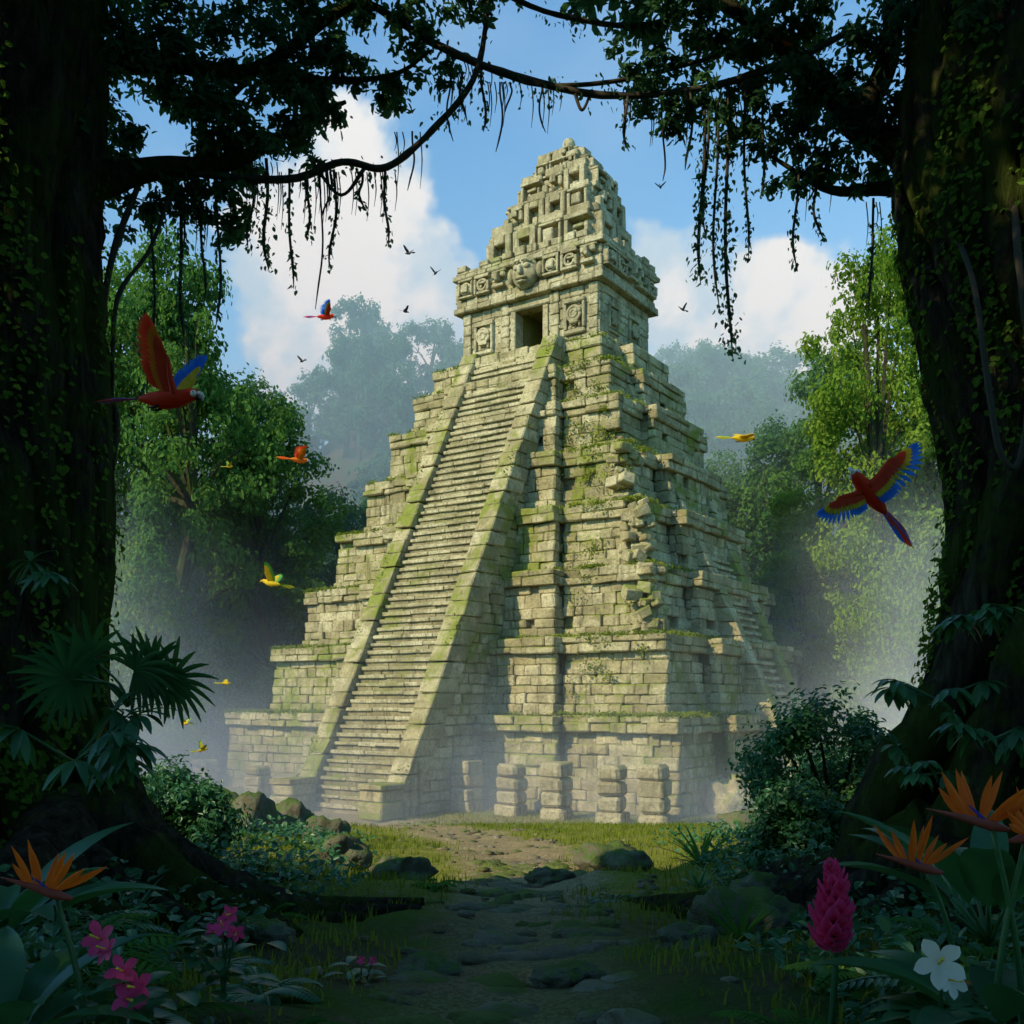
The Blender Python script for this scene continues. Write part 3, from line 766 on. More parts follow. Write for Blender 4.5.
def root(p0,p1,r0,r1,w=.25,n=6):
    P=[];Q=[]
    p0=np.array(p0,float);p1=np.array(p1,float); dv=p1[:2]-p0[:2]; pr=np.array([-dv[1],dv[0]])/max(np.linalg.norm(dv),.01); fr=random.uniform(5,8)
    for i in range(n+1):
        t=i/n; x,y=(p0[:2]*(1-t)+p1[:2]*t)+pr*w*math.sin(t*fr+p0[0])*t
        z=G(x,y)+(p0[2]-G(p0[0],p0[1]))*(1-t)**2.6+r1*.2; P.append((x,y,z)); Q.append(r0*(1-t)+r1*t)
    return P,Q
random.seed(33)
LT=[(-4.75,9,2.6),(-4.85,9,3.8),(-4.95,9,5.2),(-4.8,9.1,7.5),(-4.95,9,9.5),(-4.9,8.9,11.5),(-5.2,8.6,15)]
LR=[1.75,1.3,1.05,.95,.95,1.0,.8]
lst=[spiral(LT,LR,random.uniform(-2.6,.9),random.uniform(-1.4,1.4),random.uniform(.06,.2),0,.95) for _ in range(28)]
lro=[root((-4.2+.1*i,8.4,4.0),p,.34,.06) for i,p in enumerate([(-1.3,8.8),(-2.0,7.2),(-1.0,10.4),(-2.4,6.0),(-2.2,11.5),(-3.0,5.0),(-.9,9.4),(-1.7,8.0),(-3.2,12.5)])]
lbr=[([(-4.9,9,9.0),(-4.2,9.4,9.75),(-3.55,9.8,10.2),(-2.8,10,10.38),(-2.1,10,10.78),(-1.7,10.2,11.1)],[.34,.17,.11,.07,.04,.02]),
     ([(-4.9,9,10),(-4.3,9.4,10.9),(-3.5,9.7,11.2),(-2.6,10,11.3),(-1.7,10,11.9),(-.6,10.2,12.6)],[.3,.16,.1,.07,.05,.035]),
     ([(-4.9,8.9,11),(-4.0,9.3,12.2),(-2.8,10,12.6),(-1.6,10,12.8)],[.4,.25,.15,.08]),
     ([(-2.8,10,10.38),(-2.9,10,10.9),(-2.4,10,11.4)],[.06,.04,.02]),([(-2.6,10,11.3),(-1.9,10,11.2),(-1.2,10,11.25),(-.8,10,11.5)],[.06,.04,.025,.012])]
lp,linv=framing_tree((-4.8,9,3),LT,LR,lst,lro,lbr)
RT=[(5.0,9.2,2.4),(5.0,9.2,3.6),(5.0,9.2,5.0),(5.05,9.2,6.8),(4.95,9.2,8.2),(4.85,9.2,9.6),(4.9,9.2,11.2),(5.3,9.2,15)]
RR=[1.7,1.3,1.0,.80,.93,1.02,1.0,.8]
rst=[spiral(RT,RR,random.uniform(2.2,5.6),random.uniform(-1.4,1.4),random.uniform(.06,.2),0,.95) for _ in range(30)]
rst+=[([(4.6,8.5,7.6),(4.25,8.6,6.4),(3.95,8.8,5.2),(3.35,8.9,4.2),(3.0,8.9,3.3),(2.7,8.9,2.9)],[.16,.22,.27,.27,.26,.2]),
      ([(4.5,8.3,7.0),(4.35,8.2,5.8),(3.9,8.2,4.6),(3.5,8.1,3.8),(3.1,8.0,3.1)],[.14,.18,.22,.22,.15])]
rro=[root((4.2-.1*i,8.4,3.9),p,.32,.06) for i,p in enumerate([(1.5,9.2),(2.1,7.8),(1.2,10.6),(2.7,6.4),(2.4,12.0),(1.9,8.6),(1.2,9.8)])]
rbr=[([(4.9,9.2,9.0),(4.3,9.4,9.6),(3.9,9.7,10.2),(3.45,10,10.75),(3.0,10,11.3),(2.5,10,11.7),(1.9,10,12.1)],[.34,.21,.16,.13,.11,.08,.05]),
     ([(3.45,10,10.75),(3.75,10,11.4),(3.8,10,12.2),(3.6,10,13)],[.12,.11,.09,.06]),
     ([(4.4,9.4,9.5),(3.8,9.8,10.0),(3.2,10,10.1),(2.6,10.1,10.5)],[.14,.07,.045,.015]),
     ([(4.9,9.2,11),(4.2,9.6,12.1),(3,10,12.7),(1.5,10,12.7),(.2,10,12.9)],[.4,.28,.18,.12,.06])]
rp,rinv=framing_tree((5,9.2,3),RT,RR,rst,rro,rbr)
def foliage(blobs,dens,size,name,parent,inv,mat=M_leafdark):
    PP=[];DD=[]
    for (x,y,z,r) in blobs:
        k=int(dens*r*r+60); m=max(6,int(r*24))
        for _ in range(m):
            sc=np.array([x,y,z])+nrm(rng.normal(size=3))*r*rng.uniform(.2,1.25)*np.array([1.15,1.1,.85]); p,d=blob_points(max(6,k//m),sc,max(.12,r*rng.uniform(.18,.42)),.05,(1.2,1,.7)); PP.append(p);DD.append(d)
    PP=np.concatenate(PP);DD=np.concatenate(DD)
    V,F=leaf_geom(PP,DD+rng.normal(0,.6,DD.shape)+np.array([0,-.2,.5]),size*rng.uniform(.6,1.25,len(PP)),.27,.15)
    o=mesh_obj(name,V,F,[mat],None,False,parent); o.location=-inv
LB=[(-4.6,9.6,11.6,1.0),(-3.6,9.8,11.5,.8),(-2.7,10,11.0,.6),(-3.2,10,10.05,.45),(-2.25,10,10.6,.4),(-1.85,10.1,11.4,.55),(-1.3,10.2,11.25,.38),(-.95,10.1,11.6,.38),(-.55,10,11.9,.35),(-3.9,9.7,10.5,.6),(-4.6,9.3,10.6,.7),(-2.6,10,11.8,.6),(-1.5,10,12.1,.5),(-4.9,9,9.8,.6),(-3.75,9.9,9.9,.35),(-.2,10,12.3,.4),(-2.75,10.2,10.5,.4),(-3.0,10,10.6,.5),(-2.3,10.1,11.2,.45),(-3.3,10,11.0,.5),(-2.9,10,9.8,.3),(-1.9,10,10.9,.35),(-2.1,10,12.0,.5)]
RB=[(1.25,10,11.8,.42),(1.5,10,10.95,.25),(1.3,10,11.3,.3),(2.1,10,11.5,.5),(2.75,10,10.7,.42),(3.1,10.1,10.3,.38),(3.4,10,11.4,.75),(4.2,9.6,11.4,1.0),(4.9,9.3,11,1.0),(2.3,10,10.55,.3),(3.9,9.8,10.5,.5),(1.9,10,11.9,.5),(2.7,10,11.8,.55),(4.9,8.8,10.2,.6),(3.0,10,10.95,.4),(.9,10,12.2,.35),(1.9,10,10.9,.3),(2.5,10,11.1,.4),(3.6,10,10.9,.45),(4.4,8.4,11.6,.7),(4.3,8.2,10.8,.5)]
foliage(LB,2900,.1,'foliage',lp,linv); foliage(RB,2900,.1,'foliage',rp,rinv)
OB=[(random.uniform(-6.5,6.5),random.uniform(3.5,11),random.uniform(13.1,14.6),random.uniform(.8,1.3)) for _ in range(20)]
OB_shade=[(random.uniform(-8.5,-.2),random.uniform(-1,6),random.uniform(14.5,18.5),random.uniform(1.1,1.7)) for _ in range(14)]  # unseen leaf clusters added overhead to shade the right trunk
foliage([b for b in OB if b[0]<0]+OB_shade,400,.26,'upper_shade_foliage',lp,linv); foliage([b for b in OB if b[0]>=0],380,.26,'upper_shade_foliage',rp,rinv)
def ivy(trunk,rad,a0,a1,parent,inv):
    C,rr=crom(trunk,rad,10); P=[];N=[]
    for s in range(40):
        a_=random.uniform(a0,a1); j0=random.randint(10,len(C)-12); L=random.randint(6,24)
        for i in range(L):
            j=max(0,j0-i); a_+=random.gauss(0,.05)
            for q in range(8):
                aa=a_+random.gauss(0,.06); k=rr[j]*1.16+random.uniform(0,.1)
                P.append((C[j][0]+math.cos(aa)*k,C[j][1]+math.sin(aa)*k,C[j][2]+random.uniform(-.1,.1))); N.append((math.cos(aa),math.sin(aa),.4))
    P=np.array(P);N=np.array(N)
    V,F=leaf_geom(P,N+rng.normal(0,.4,N.shape),rng.uniform(.04,.085,len(P)),.42,.15)
    o=mesh_obj('climbing_ivy',V,F,[M_ivy],None,False,parent); o.location=-inv
ivy(LT,LR,-2.2,.6,lp,linv); ivy(RT,RR,2.6,5.4,rp,rinv)
mb=MB(); LP=[]
lian=[([(-4.2,9.8,10.3),(-2.4,10,10.2),(-1.7,10,10.38),(-1.25,10,10.33),(-.75,10,10.75),(-.35,10,11.3),(-.2,10,12.3)],.032),
 ([(-2.2,10,12.2),(-1.5,10,12),(-.8,10,11.58),(-.1,10,11.28),(.9,10,11.05),(1.9,10,11.12),(2.8,10,11.4),(3.4,10,11.7)],.036),
 ([(-.6,10,12.4),(.05,10,12.0),(.6,10,11.82),(1.3,10,11.75),(2.2,10,12)],.022),
 ([(-.2,10,11.3),(.3,10,11.15),(1.1,10,11.2),(2.1,10,11.45),(2.6,10,11.6)],.022),
 ([(3.9,9.2,9.6),(3.85,8.4,8.6),(3.85,8.1,7.6),(3.9,8,7.0),(4.05,8,6.9),(4.15,8,7.6),(4.1,8.1,8.6),(4.3,8.6,9.6)],.03),
 ([(3.7,9.6,10.2),(3.75,9.5,9.2),(4.0,9.3,8.6),(4.1,9,8.2)],.05),
 ([(-3.6,9.8,10.2),(-3.85,9.6,9.2),(-3.9,9.5,8.2),(-3.75,9.5,7.6),(-3.9,9.4,6.6)],.03),
 ([(-3.3,9.9,10.3),(-3.5,9.7,9.4),(-3.75,9.5,8.8),(-3.8,9.5,7.9)],.02),
 ([(-1.95,10,10.3),(-1.7,10,10.05),(-1.45,10,10.35)],.018),([(.62,10,11.1),(.7,10,10.9),(.8,10,11.1)],.018)]
for p,r in lian: mb.add(*tube(p,[r*random.uniform(.8,1.2) for _ in p],6,8,.25,6))
hang=[(-2.95,10.3,8.7,1),(-2.22,10.3,9.1,1),(-1.92,10.3,8.9,0),(-1.78,10.3,9.3,1),(-1.27,10.3,9.55,1),(-.12,11.2,10.5,0),(-.02,11.2,10.9,0),(1.91,11.1,9.15,2),(2.16,11.2,8.4,2),(2.33,11.2,9.4,1),(2.85,10.4,9.3,1),(-2.6,10.4,9.5,1),(-3.3,10,8.6,2),(1.78,11.1,10.3,1),(2.5,11,10.0,1),(-1.85,10.3,9.8,0),(-.5,11.3,10.8,1),(3.05,10.3,9.6,1),(-3.6,10,8.0,1),(3.6,10,8.9,1),(-.62,11.3,10.6,0),(1.5,11,10.2,0),(-2.45,10.4,9.3,2),(-2.05,10.3,9.6,1),(-3.1,10,9.0,1),(-1.5,10.3,9.9,1),(1.95,11,9.6,1),(2.05,11,8.9,1),(-.3,11.4,10.7,1),(.3,11.2,10.7,0),(1.15,11.1,10.5,1),(-1.0,10.7,10.1,0)]
for (x,z0,z1,k) in hang:
    P=[(x+.05*math.sin(t*5+x*7)*t,10+.04*math.cos(t*6+x),z0+(z1-z0)*t) for t in np.linspace(0,1,7)]
    mb.add(*tube(P,[.010+.004*k]*6+[.004],5,4))
    if k:
        for i in range(int((z0-z1)*60*k)):
            tt=random.random()**.8; LP.append((x+.05*math.sin(tt*5+x*7)*tt+random.gauss(0,.022*k),10+random.gauss(0,.03),z0+(z1-z0)*tt))
    for s in range(4):
        xx=x+random.gauss(0,.12); zz=z0-.02; l=random.uniform(.1,.6); mb.add(*tube([(xx,10,zz),(xx+.02,10,zz-l/2),(xx,10,zz-l)],[.006,.006,.002],4,3))
for p,r in lian[:4]:
    C,_=crom(p,[r]*len(p),10)
    for c in C:
        if random.random()<.5:
            for q in range(7): LP.append((c[0]+random.gauss(0,.06),c[1]+random.gauss(0,.05),c[2]+random.gauss(-.03,.06)))
vo=mb.obj('hanging_lianas',[M_liana]); LP=np.array(LP)
V,F=leaf_geom(LP,rng.normal(size=LP.shape)+np.array([0,-.6,0]),rng.uniform(.035,.07,len(LP)),.36,.15,A=rng.normal(0,.5,LP.shape)+np.array([0,0,-1]))
mesh_obj('vine_leaves',V,F,[M_leafdark],None,False,vo)
# ------------------------------------------------------------------ plants
def plant(name,mb,mats): return mb.obj(name,mats,None,True)
def fan_palm(x,y,z,nf=7,L=.55,tall=.9):
    mb=MB()
    for i in range(nf):
        a=R(-150+300*i/(nf-1)); e=random.uniform(.1,1.1)
        d=np.array([math.sin(a)*.9,-.35+.3*math.cos(a),e]); top=np.array([x,y,z])+nrm(d)*tall*random.uniform(.6,1)
        mb.add(*tube([(x,y,z),(x+d[0]*.15,y+d[1]*.15,z+tall*.3),top],[.014,.011,.008],5,4))
        nb=15; out=nrm(np.array([d[0],-.15,.1]))
        side=np.array([0,-.3,1.0]); side=nrm(side-out*np.dot(side,out)); upv=np.cross(side,out)
        for k in range(nb):
            b=R(-120+240*k/(nb-1)); dd=out*math.cos(b)+side*math.sin(b)
            mb.add(*leaf_strip(top,dd,L*random.uniform(.8,1.05)*(1-.15*abs(b)/2),.022,.7,6,lambda t:math.sin(math.pi*min(.98,t*.9+.08))**.6,.3,up=upv))
    return plant('fan_palm',mb,[M_plant])
fan_palm(-3.0,7.8,4.95,8,.42,.55)
def broad_plant(name,x,y,z,n,L,W,mat=M_plant,spread=1,droop=1.0,e0=.3,e1=1.2,a0=0,a1=360,stem=.3):
    mb=MB()
    for i in range(n):
        a=R(a0+(a1-a0)*(i+random.random()*.5)/n); e=random.uniform(e0,e1); d=nrm((math.cos(a)*spread,math.sin(a)*spread,e))
        b=np.array([x,y,z])+d*L*stem; mb.add(*tube([(x,y,z),b],[.012,.008],5,3))
        mb.add(*leaf_strip(b,d,L*random.uniform(.75,1.1),W*random.uniform(.8,1.1),droop,10,lambda t:(math.sin(math.pi*t**.75)**.8 if 0<t<1 else 0.03),.35))
    return plant(name,mb,[mat])
def palmate(name,x,y,z,n=5,L=.35):
    mb=MB()
    for i in range(n):
        a=random.uniform(0,6.28); d=nrm((math.cos(a),math.sin(a)-.5,random.uniform(.1,.9))); top=np.array([x,y,z])+d*L*random.uniform(.8,1.5)
        mb.add(*tube([(x,y,z),top],[.012,.008],5,3)); side=nrm(np.cross(d,(0,0,1)))
        for k in range(8):
            b=R(-125+250*k/7); dd=np.array([0,-.25,-.3])+d*math.cos(b)+side*math.sin(b)+np.array([0,0,.25*math.cos(b)])
            mb.add(*leaf_strip(top,dd,L*random.uniform(.8,1),.035,1.0,6))
    return plant(name,mb,[M_plant])
palmate('philodendron_plant',-3.15,7.2,4.55,9,.36); palmate('philodendron_plant',-3.85,7.8,5.9,3,.25)
palmate('philodendron_plant',3.65,8.0,5.55,5,.26); palmate('philodendron_plant',3.4,8.0,5.0,5,.26); palmate('philodendron_plant',3.65,7.8,4.65,6,.28); palmate('philodendron_plant',3.2,7.9,4.4,5,.2)
def fern(x,y,n=9,L=.7,leafL=.13,mat=M_fern,z=None,e=.9):
    mb=MB(); z=G(x,y) if z is None else z
    for i in range(n):
        a=6.28*i/n+random.random()*.5; frond(mb,(x,y,z),(math.cos(a),math.sin(a),random.uniform(e*.6,e*1.3)),L*random.uniform(.75,1.1),leafL,1.3,18,.014)
    return plant('fern',mb,[mat])
fern(-1.72,4.2,11,.8,.15); fern(-2.5,5.6,11,.9,.17); fern(-1.3,5.2,8,.4,.08,M_plant); fern(2.0,5.6,9,.6,.11); fern(2.9,6.4,9,.7,.13); fern(-2.9,9.5,8,.6,.1,M_plant); fern(-.9,11.5,8,.35,.07); fern(1.1,10.9,8,.4,.08,M_plant); fern(-3.6,12,9,.8,.14,M_plant); fern(3.7,12.5,9,.7,.14,M_plant);fern(-1.9,6.3,8,.45,.09,M_plant); fern(-2.1,8.6,8,.45,.08); fern(1.9,9.9,8,.4,.08); fern(1.35,4.6,9,.45,.09); fern(-2.9,6.4,10,.8,.15,M_plant); fern(2.3,4.9,10,.7,.13,M_plant); fern(-1.0,4.4,8,.35,.07); fern(-1.95,3.9,10,.6,.12)
def agave(x,y,n,L,W,mat=M_fern,name='bromeliad_plant'):
    mb=MB(); z=G(x,y)
    for i in range(n):
        a=i*2.4; e=.35+1.6*(1-i/n); mb.add(*leaf_strip((x,y,z+.02),(math.cos(a),math.sin(a),e),L*random.uniform(.8,1.1),W,.6,7,lambda t:(1-t)**.7+.02,.35))
    return plant(name,mb,[mat])
agave(1.75,7.7,26,.55,.028); agave(2.75,14.5,24,.8,.04); agave(-2.75,7.2,20,.4,.03,M_plant); agave(2.1,11.2,18,.35,.025,M_plant)
broad_plant('heliconia_leaves',1.72,3.55,3.75,13,.55,.09,M_plant,1,.9,.25,1.1,0,360,.35)
broad_plant('heliconia_leaves',1.40,3.2,3.70,9,.40,.07,M_plant,1,.9,.3,.8,90,330,.3)
broad_plant('heliconia_leaves',2.05,4.3,3.95,14,.68,.095,M_plant,1,.8,.4,1.4,0,360,.35)
broad_plant('heliconia_leaves',1.15,3.6,3.55,9,.34,.055,M_plant,1,.9,.3,1.0,0,360,.3)
broad_plant('heliconia_leaves',-1.80,3.5,3.72,14,.54,.075,M_plant,1,.9,.5,1.6,0,360,.3)
broad_plant('heliconia_leaves',-1.35,3.5,3.62,11,.36,.055,M_plant,1,.9,.3,1.0,0,360,.3)
broad_plant('heliconia_leaves',-2.3,4.4,3.85,14,.68,.09,M_plant,1,.8,.5,1.6,0,360,.3)
broad_plant('heliconia_leaves',-1.6,3.1,3.55,10,.4,.07,M_plant,1,.9,.4,1.2,0,360,.3)
broad_plant('heliconia_leaves',-.95,3.7,3.48,9,.28,.045,M_plant,1,.9,.3,1.0,0,360,.3)
M_spathe=simple_mat('spathe',(.3,.06,.04))
def strelitzia(x,y,z,h,face=1,s=.2):
    mb=MB(); top=np.array([x,y,z+h]); mb.add(*tube([(x+.12*face,y,z),(x+.08*face,y,z+h*.5),top],[.013,.011,.009],6,4),0)
    mb.add(*tube([top+np.array([.06*face,0,-.015]),top,top+np.array([-s*.55*face,0,.03]),top+np.array([-s*1.15*face,0,.06])],[.008,.02,.012,.002],8,5),3)
    for i in range(9):
        a=R(25+i*13+random.gauss(0,5)); dy=random.gauss(0,.35)
        d=np.array([math.cos(a)*face,dy,math.sin(a)])
        mb.add(*leaf_strip(top+np.array([-.010*face*i,0,.01]),d,s*random.uniform(.7,1.25),s*.075,-.15,7,lambda t:math.sin(math.pi*min(.99,t*.96+.03))**.9,.6,up=(0,1,.1)),1)
    mb.add(*leaf_strip(top,(-.6*face,-.1,.5),s*.6,s*.03,0,5,None,.3,up=(0,1,0)),2)
    return plant('bird_of_paradise_flower',mb,[M_plant,M_orange,M_purp,M_spathe])
strelitzia(-1.60,3.5,3.75,.57,1,.165); strelitzia(1.68,3.5,3.8,.76,1,.20); strelitzia(1.62,3.9,3.9,.44,1,.175); strelitzia(1.80,3.5,3.8,.72,-1,.16)
def petal_flower(mb,c,s,n,mat,nv,stam=3,w=.38,cup=.35):
    nv=nrm(nv); a=nrm(np.cross(nv,(0.1,0,1))); b=np.cross(nv,a)
    for i in range(n):
        t=2*math.pi*i/n+.3; d=a*math.cos(t)+b*math.sin(t)+nv*cup
        mb.add(*leaf_strip(c,d,s*random.uniform(.92,1.05),s*w,0.3,7,lambda t:(.15+t*1.25)*(1-t**3.2)+.02,.22,up=nv),mat)
    mb.add(*tube([c,np.array(c)+nv*s*.5,np.array(c)+nv*s*.8],[s*.06,s*.05,s*.08],6,3),stam)
def hibiscus(x,y,z,fl,s=.085):
    mb=MB()
    for (dx,dy,dz) in fl:
        c=np.array([x+dx,y+dy,z+dz]); mb.add(*tube([(x,y,z-.3),(x+dx*.4,y+dy*.4,z+dz-.15),c],[.008,.006,.005],5,4),0)
        petal_flower(mb,c,s*random.uniform(.8,1.1),5,1,(random.gauss(0,.4),-1,.35+random.gauss(0,.3)))
    for i in range(34):
        a=random.uniform(0,6.28); mb.add(*leaf_strip((x+random.gauss(0,.09),y+.05+random.gauss(0,.05),z-random.uniform(.03,.3)),(math.cos(a),math.sin(a)-.3,.3),.14,.035,.6,5),0)
    return plant('hibiscus_flower',mb,[M_plant,M_pink,M_pink,M_stam])
hibiscus(-1.36,3.5,4.05,[(0,0,0),(-.06,.02,.07),(.06,-.02,-.05),(.03,-.05,-.08),(-.1,.05,.1)],.075)
hibiscus(-1.3,4.5,3.98,[(0,0,0),(.06,0,-.02),(.03,.03,.05),(-.05,.02,-.03)],.055)
hibiscus(-.95,6.3,3.36,[(0,0,0),(.07,0,.0)],.04)
def ginger(x,y,z,h,s):
    mb=MB(); mb.add(*tube([(x,y,z-.35),(x+.02,y,z),(x,y,z+h)],[.014,.012,.006],6,4),0)
    for i in range(90):
        t=i/90; a=i*2.4; r=s*(1-t)**.45*(.6+.4*min(1,t*6))*random.uniform(.75,1.25); c=(x+.015*math.sin(t*3),y,z+h*t)
        mb.add(*leaf_strip(c,(math.cos(a),math.sin(a),.3+t*1.1),r,r*.3,-.5,5,lambda t:math.sin(math.pi*min(.98,.12+t*.85))**.6,-.5),1)
    return plant('pink_ginger_flower',mb,[M_plant,M_pink])
ginger(1.21,3.8,4.05,.34,.115)
mb=MB(); c=(1.46,3.42,4.1)
petal_flower(mb,c,.095,5,1,(-.25,-1,.45),2,.40,.35); petal_flower(mb,(1.53,3.5,4.02),.07,5,1,(.4,-1,.2),2,.40,.35); mb.add(*tube([(1.5,3.5,3.7),(1.48,3.45,4.0),c],[.01,.008,.006],5,4),0)
for i in range(9): mb.add(*leaf_strip((1.48,3.5,3.9),(math.cos(i*.7),math.sin(i*.7)*.7,.3),.22,.05,.6,6),0)
plant('plumeria_flower',mb,[M_plant,M_wpet,M_stam])
def bush(x,y,r,h,name='leafy_bush',mat=M_leafdark,n=9000,ls=.085):
    z=G(x,y); par=empty(name,(x,y,z)); PP=[];DD=[]; mb=MB()
    for i in range(22):
        a=random.uniform(0,6.28); rr=random.uniform(.2,.95)*r; c=np.array([math.cos(a)*rr,math.sin(a)*rr*.8,h*random.uniform(.2,.95)*(1-.45*rr/r)])
        mb.add(*tube([(0,0,-.1),(c[0]*.4,c[1]*.4,c[2]*.5),c],[.05,.03,.01],5,4))
        p,d=blob_points(n//22,c,r*random.uniform(.2,.42),.3,(1,1,.8)); PP.append(p);DD.append(d)
    mb.obj('stems',[M_bark],par); PP=np.concatenate(PP);DD=np.concatenate(DD)
    V,F=leaf_geom(PP,DD+rng.normal(0,.5,DD.shape)+np.array([0,0,.4]),ls*rng.uniform(.6,1.3,len(PP)),.3,.15); mesh_obj('leaves',V,F,[mat],None,False,par)
bush(4.5,14,1.35,2.5,mat=M_plant,n=14000); bush(3.6,12.6,.9,1.3,mat=M_plant); bush(-5.3,15,1.0,1.6,mat=M_plant); bush(-4.2,12.3,.8,1.2,mat=M_plant); bush(6.2,19,1.3,2.2,mat=M_plant); bush(-9.5,22,1.3,1.8,mat=M_plant)
# ------------------------------------------------------------------ birds
def feather(mb,b,d,L,W,mat,up,bend=.1,n=5):
    mb.add(*leaf_strip(b,d,L,W,bend,n,lambda t:(.45+.75*t)*(1-t**5)+.03,.12,up=up),mat)
def macaw(wings,tail=.5):
    mb=MB(); red,yel,blu=0,1,2
    mb.add(*tube([(-.25,0,-.01),(-.15,0,-.005),(-.02,0,-.01),(.1,0,0),(.17,0,.02),(.22,0,.035),(.265,0,.035),(.295,0,.025)],[.02,.055,.082,.078,.062,.056,.05,.02],14,4),red)
    mb.add(*tube([(.275,0,.045),(.315,0,.04),(.335,0,.015),(.332,0,-.015)],[.026,.022,.013,.002],10,4),3)
    mb.add(*tube([(.275,0,.01),(.305,0,-.002),(.318,0,-.008)],[.02,.014,.003],8,3),4)
    for sg in(-1,1):
        mb.add(*ellip((.262,sg*.038,.035),(.032,.02,.03),10,6),3); mb.add(*ellip((.264,sg*.056,.045),(.007,.005,.007),8,5),4)
        mb.add(*tube([(-.05,sg*.03,-.07),(-.1,sg*.03,-.095),(-.15,sg*.03,-.085)],[.014,.011,.006],6,3),4)
    for i in range(9):
        s=(i-4)/4; feather(mb,(-.2,s*.012,-.005-.004*abs(s)),(-1,s*.09,.12*s),tail*(1-.3*abs(s)),.021,[red,blu,red,blu,red,red,red,blu,blu][i],(0,-.6,1),.12,6)
    for k,(sg,span,chord,L,cm) in enumerate(wings):
        span=nrm(span);chord=nrm(chord); up=nrm(np.cross(chord,span))*sg; sh=np.array([.09,sg*.05,.035])
        elbow=sh+span*L*.22-chord*L*.04; wrist=sh+span*L*.52-chord*L*.12; tip=sh+span*L*.62-chord*L*.09
        mb.add(*tube([sh-span*.03,elbow,wrist,tip],[.034,.026,.018,.01],8,5),cm[2])
        def arm(t): 
            C=[sh,elbow,wrist,tip]; f=t*3; i=min(2,int(f)); return C[i]*(1-(f-i))+C[i+1]*(f-i)
        for row,(ll,nf,off) in enumerate(((1.0,20,0),(.66,18,.007),(.42,18,.014))):
            for i in range(nf):
                t=i/(nf-1); sp=max(0,(t-.45)/.55)
                d=chord*(1-sp*.93)+span*(.12+sp*1.05)
                le=L*(.42+.2*t if t<.5 else .52+.12*math.sin((t-.5)*2*math.pi*.8))*ll
                for sd in ((1,-1) if row else (1,)): feather(mb,arm(t)+up*off*sd,d,le,.024*L/.5,cm[row],up,.04)
    return mb
BM=[M_red,M_yel,M_blue,M_white,M_black,M_orangef]
def put_bird(name,mb,mats,loc,rotv,s):
    o=mb.obj(name,mats,None,True); o.location=loc; o.rotation_euler=rotv; o.scale=(s,)*3; return o
mbL=macaw([(-1,(-.38,-.30,1),(-1,-.05,.30),.60,(0,5,0)),(1,(.18,.35,.8),(-.6,.2,.75),.46,(2,2,1))],.50)
put_bird('scarlet_macaw',mbL,BM,(-2.35,6.8,7.05),(R(-4),R(3),R(-8)),.78)
fwd=Vector((-.66,-.30,.62)).normalized(); upv=Vector((-.25,-.85,-.15)); upv=(upv-fwd*upv.dot(fwd)).normalized(); yv=upv.cross(fwd).normalized()
MR=Matrix((fwd,yv,upv)).transposed()
def loc_(v): return tuple(MR.transposed()@Vector(v))
mbR=macaw([(-1,loc_((.80,.15,.62)),loc_((.55,.1,-.80)),.54,(2,1,0)),(1,loc_((-.75,-.15,-.42)),loc_((.45,.1,-.88)),.42,(2,1,0))],.55)
o=put_bird('scarlet_macaw',mbR,BM,(2.58,7.2,6.48),(0,0,0),.78); o.rotation_euler=MR.to_euler()
W1=[(-1,(-.1,-.7,.65),(-1,0,.1),.5,(2,1,0)),(1,(.0,.7,.65),(-1,0,.1),.5,(2,1,0))]; W2=[(-1,(-.1,-1,.1),(-1,0,.0),.5,(0,1,0)),(1,(.0,1,.2),(-1,0,.0),.5,(0,1,0))]
orange=[M_orangef,M_yel,M_red,M_white,M_black]; yell=[M_yel,M_yel,M_greenf,M_yel,M_black]
for (x,y,z,rz,ry,wg,mt,s) in ((-5.6,30,16.5,20,-5,W1,BM,1.0),(-6.4,30,12.2,25,5,W1,orange,1.0),(-7.2,30,8.5,170,-8,W1,yell,1.1),(6.9,30,12.85,10,3,W2,yell,1.25),(2.55,10,11.6,150,-25,W1,orange,.42),(-8.6,30,5.5,20,5,W2,yell,.5),(-9.8,30,4.3,160,5,W1,yell,.5),(-9.3,30,3.5,40,-5,W1,yell,.55),(-8.5,30,12.0,40,-5,W1,yell,.4)):
    put_bird('flying_parrot',macaw(wg),mt,(x,y,z),(R(12),R(ry),R(rz)),s)
blk=[M_black]*5
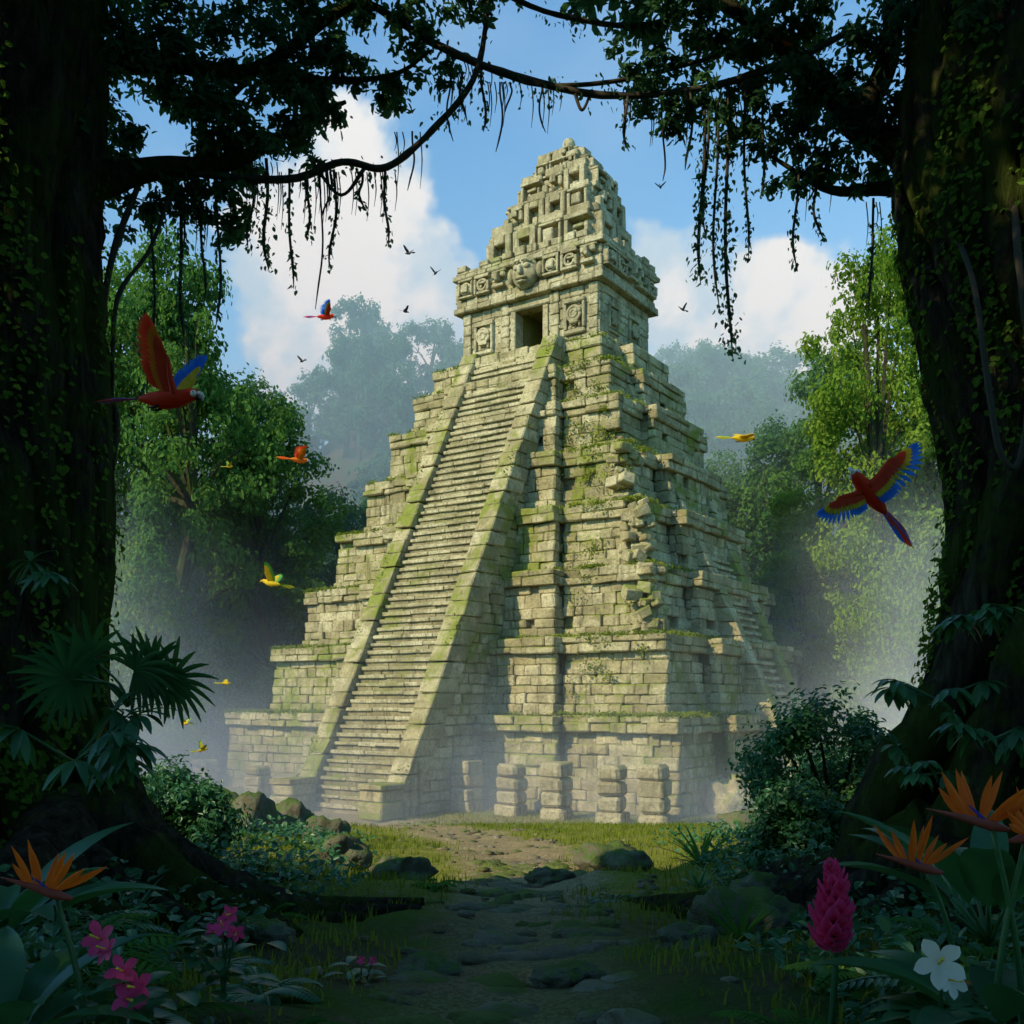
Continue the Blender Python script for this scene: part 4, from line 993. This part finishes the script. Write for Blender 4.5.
for (x,y,z,s) in ((-6.2,60,31.8,1.0),(-4.6,60,30.6,.9),(-6.4,60,28.3,.8),(-13,62,26,.8),(9.2,62,36.8,.9),(10.6,62,29.2,.9),(11.3,62,35.6,.7)):
    put_bird('distant_bird',macaw(W1),blk,(x,y,z),(0,R(random.uniform(-10,10)),R(random.uniform(0,360))),s*.85)
# ------------------------------------------------------------------ haze and mist volumes
def vol_mat(name,dens,colr,aniso,fn=None):
    m,nt=newmat(name); t=NT(nt); vs=t.n('ShaderNodeVolumeScatter'); vs.inputs['Color'].default_value=(*colr,1); vs.inputs['Density'].default_value=dens; vs.inputs['Anisotropy'].default_value=aniso
    out=t.n('ShaderNodeOutputMaterial'); t.l(vs.outputs[0],out.inputs['Volume'])
    if fn: fn(t,vs)
    return m
Fv=[[0,1,3,2],[4,6,7,5],[0,4,5,1],[2,3,7,6],[0,2,6,4],[1,5,7,3]]
mesh_obj('atmospheric_haze',box(-140,140,72,230,-2,70),Fv,[vol_mat('haze',.0072,(.66,.92,1.0),-.35)])
def het(t,vs):
    geo=t.n('ShaderNodeNewGeometry'); sep=t.n('ShaderNodeSeparateXYZ'); t.l(geo.outputs['Position'],sep.inputs[0])
    X,Y,Z=sep.outputs
    n=t.sstep(t.noise(geo.outputs['Position'],.14,2,.5),.36,.64)
    side=t.sstep(t.math('ABSOLUTE',t.math('ADD',X,1.0)),9.0,20.0)
    fall=t.math('SUBTRACT',.42,t.math('MULTIPLY',side,.25))
    hh=t.math('POWER',2.718,t.math('MULTIPLY',t.math('MULTIPLY',Z,fall),-1.0))
    e=t.math('MULTIPLY',t.math('MULTIPLY',t.sstep(Y,31,42),t.sstep(Y,71.8,67)),t.math('MULTIPLY',t.sstep(t.math('ABSOLUTE',X),39.5,34),t.sstep(Z,17.5,12)))
    amp=t.math('ADD',.068,t.math('MULTIPLY',side,.028))
    d=t.math('MULTIPLY',t.math('MULTIPLY',t.math('MULTIPLY',t.math('ADD',.18,t.math('MULTIPLY',n,1.15)),hh),amp),e); t.l(d,vs.inputs['Density'])
mesh_obj('ground_mist',box(-40,40,30.5,71.9,-.4,17.8),Fv,[vol_mat('mist',.03,(.90,.97,1.0),-.3,het)])
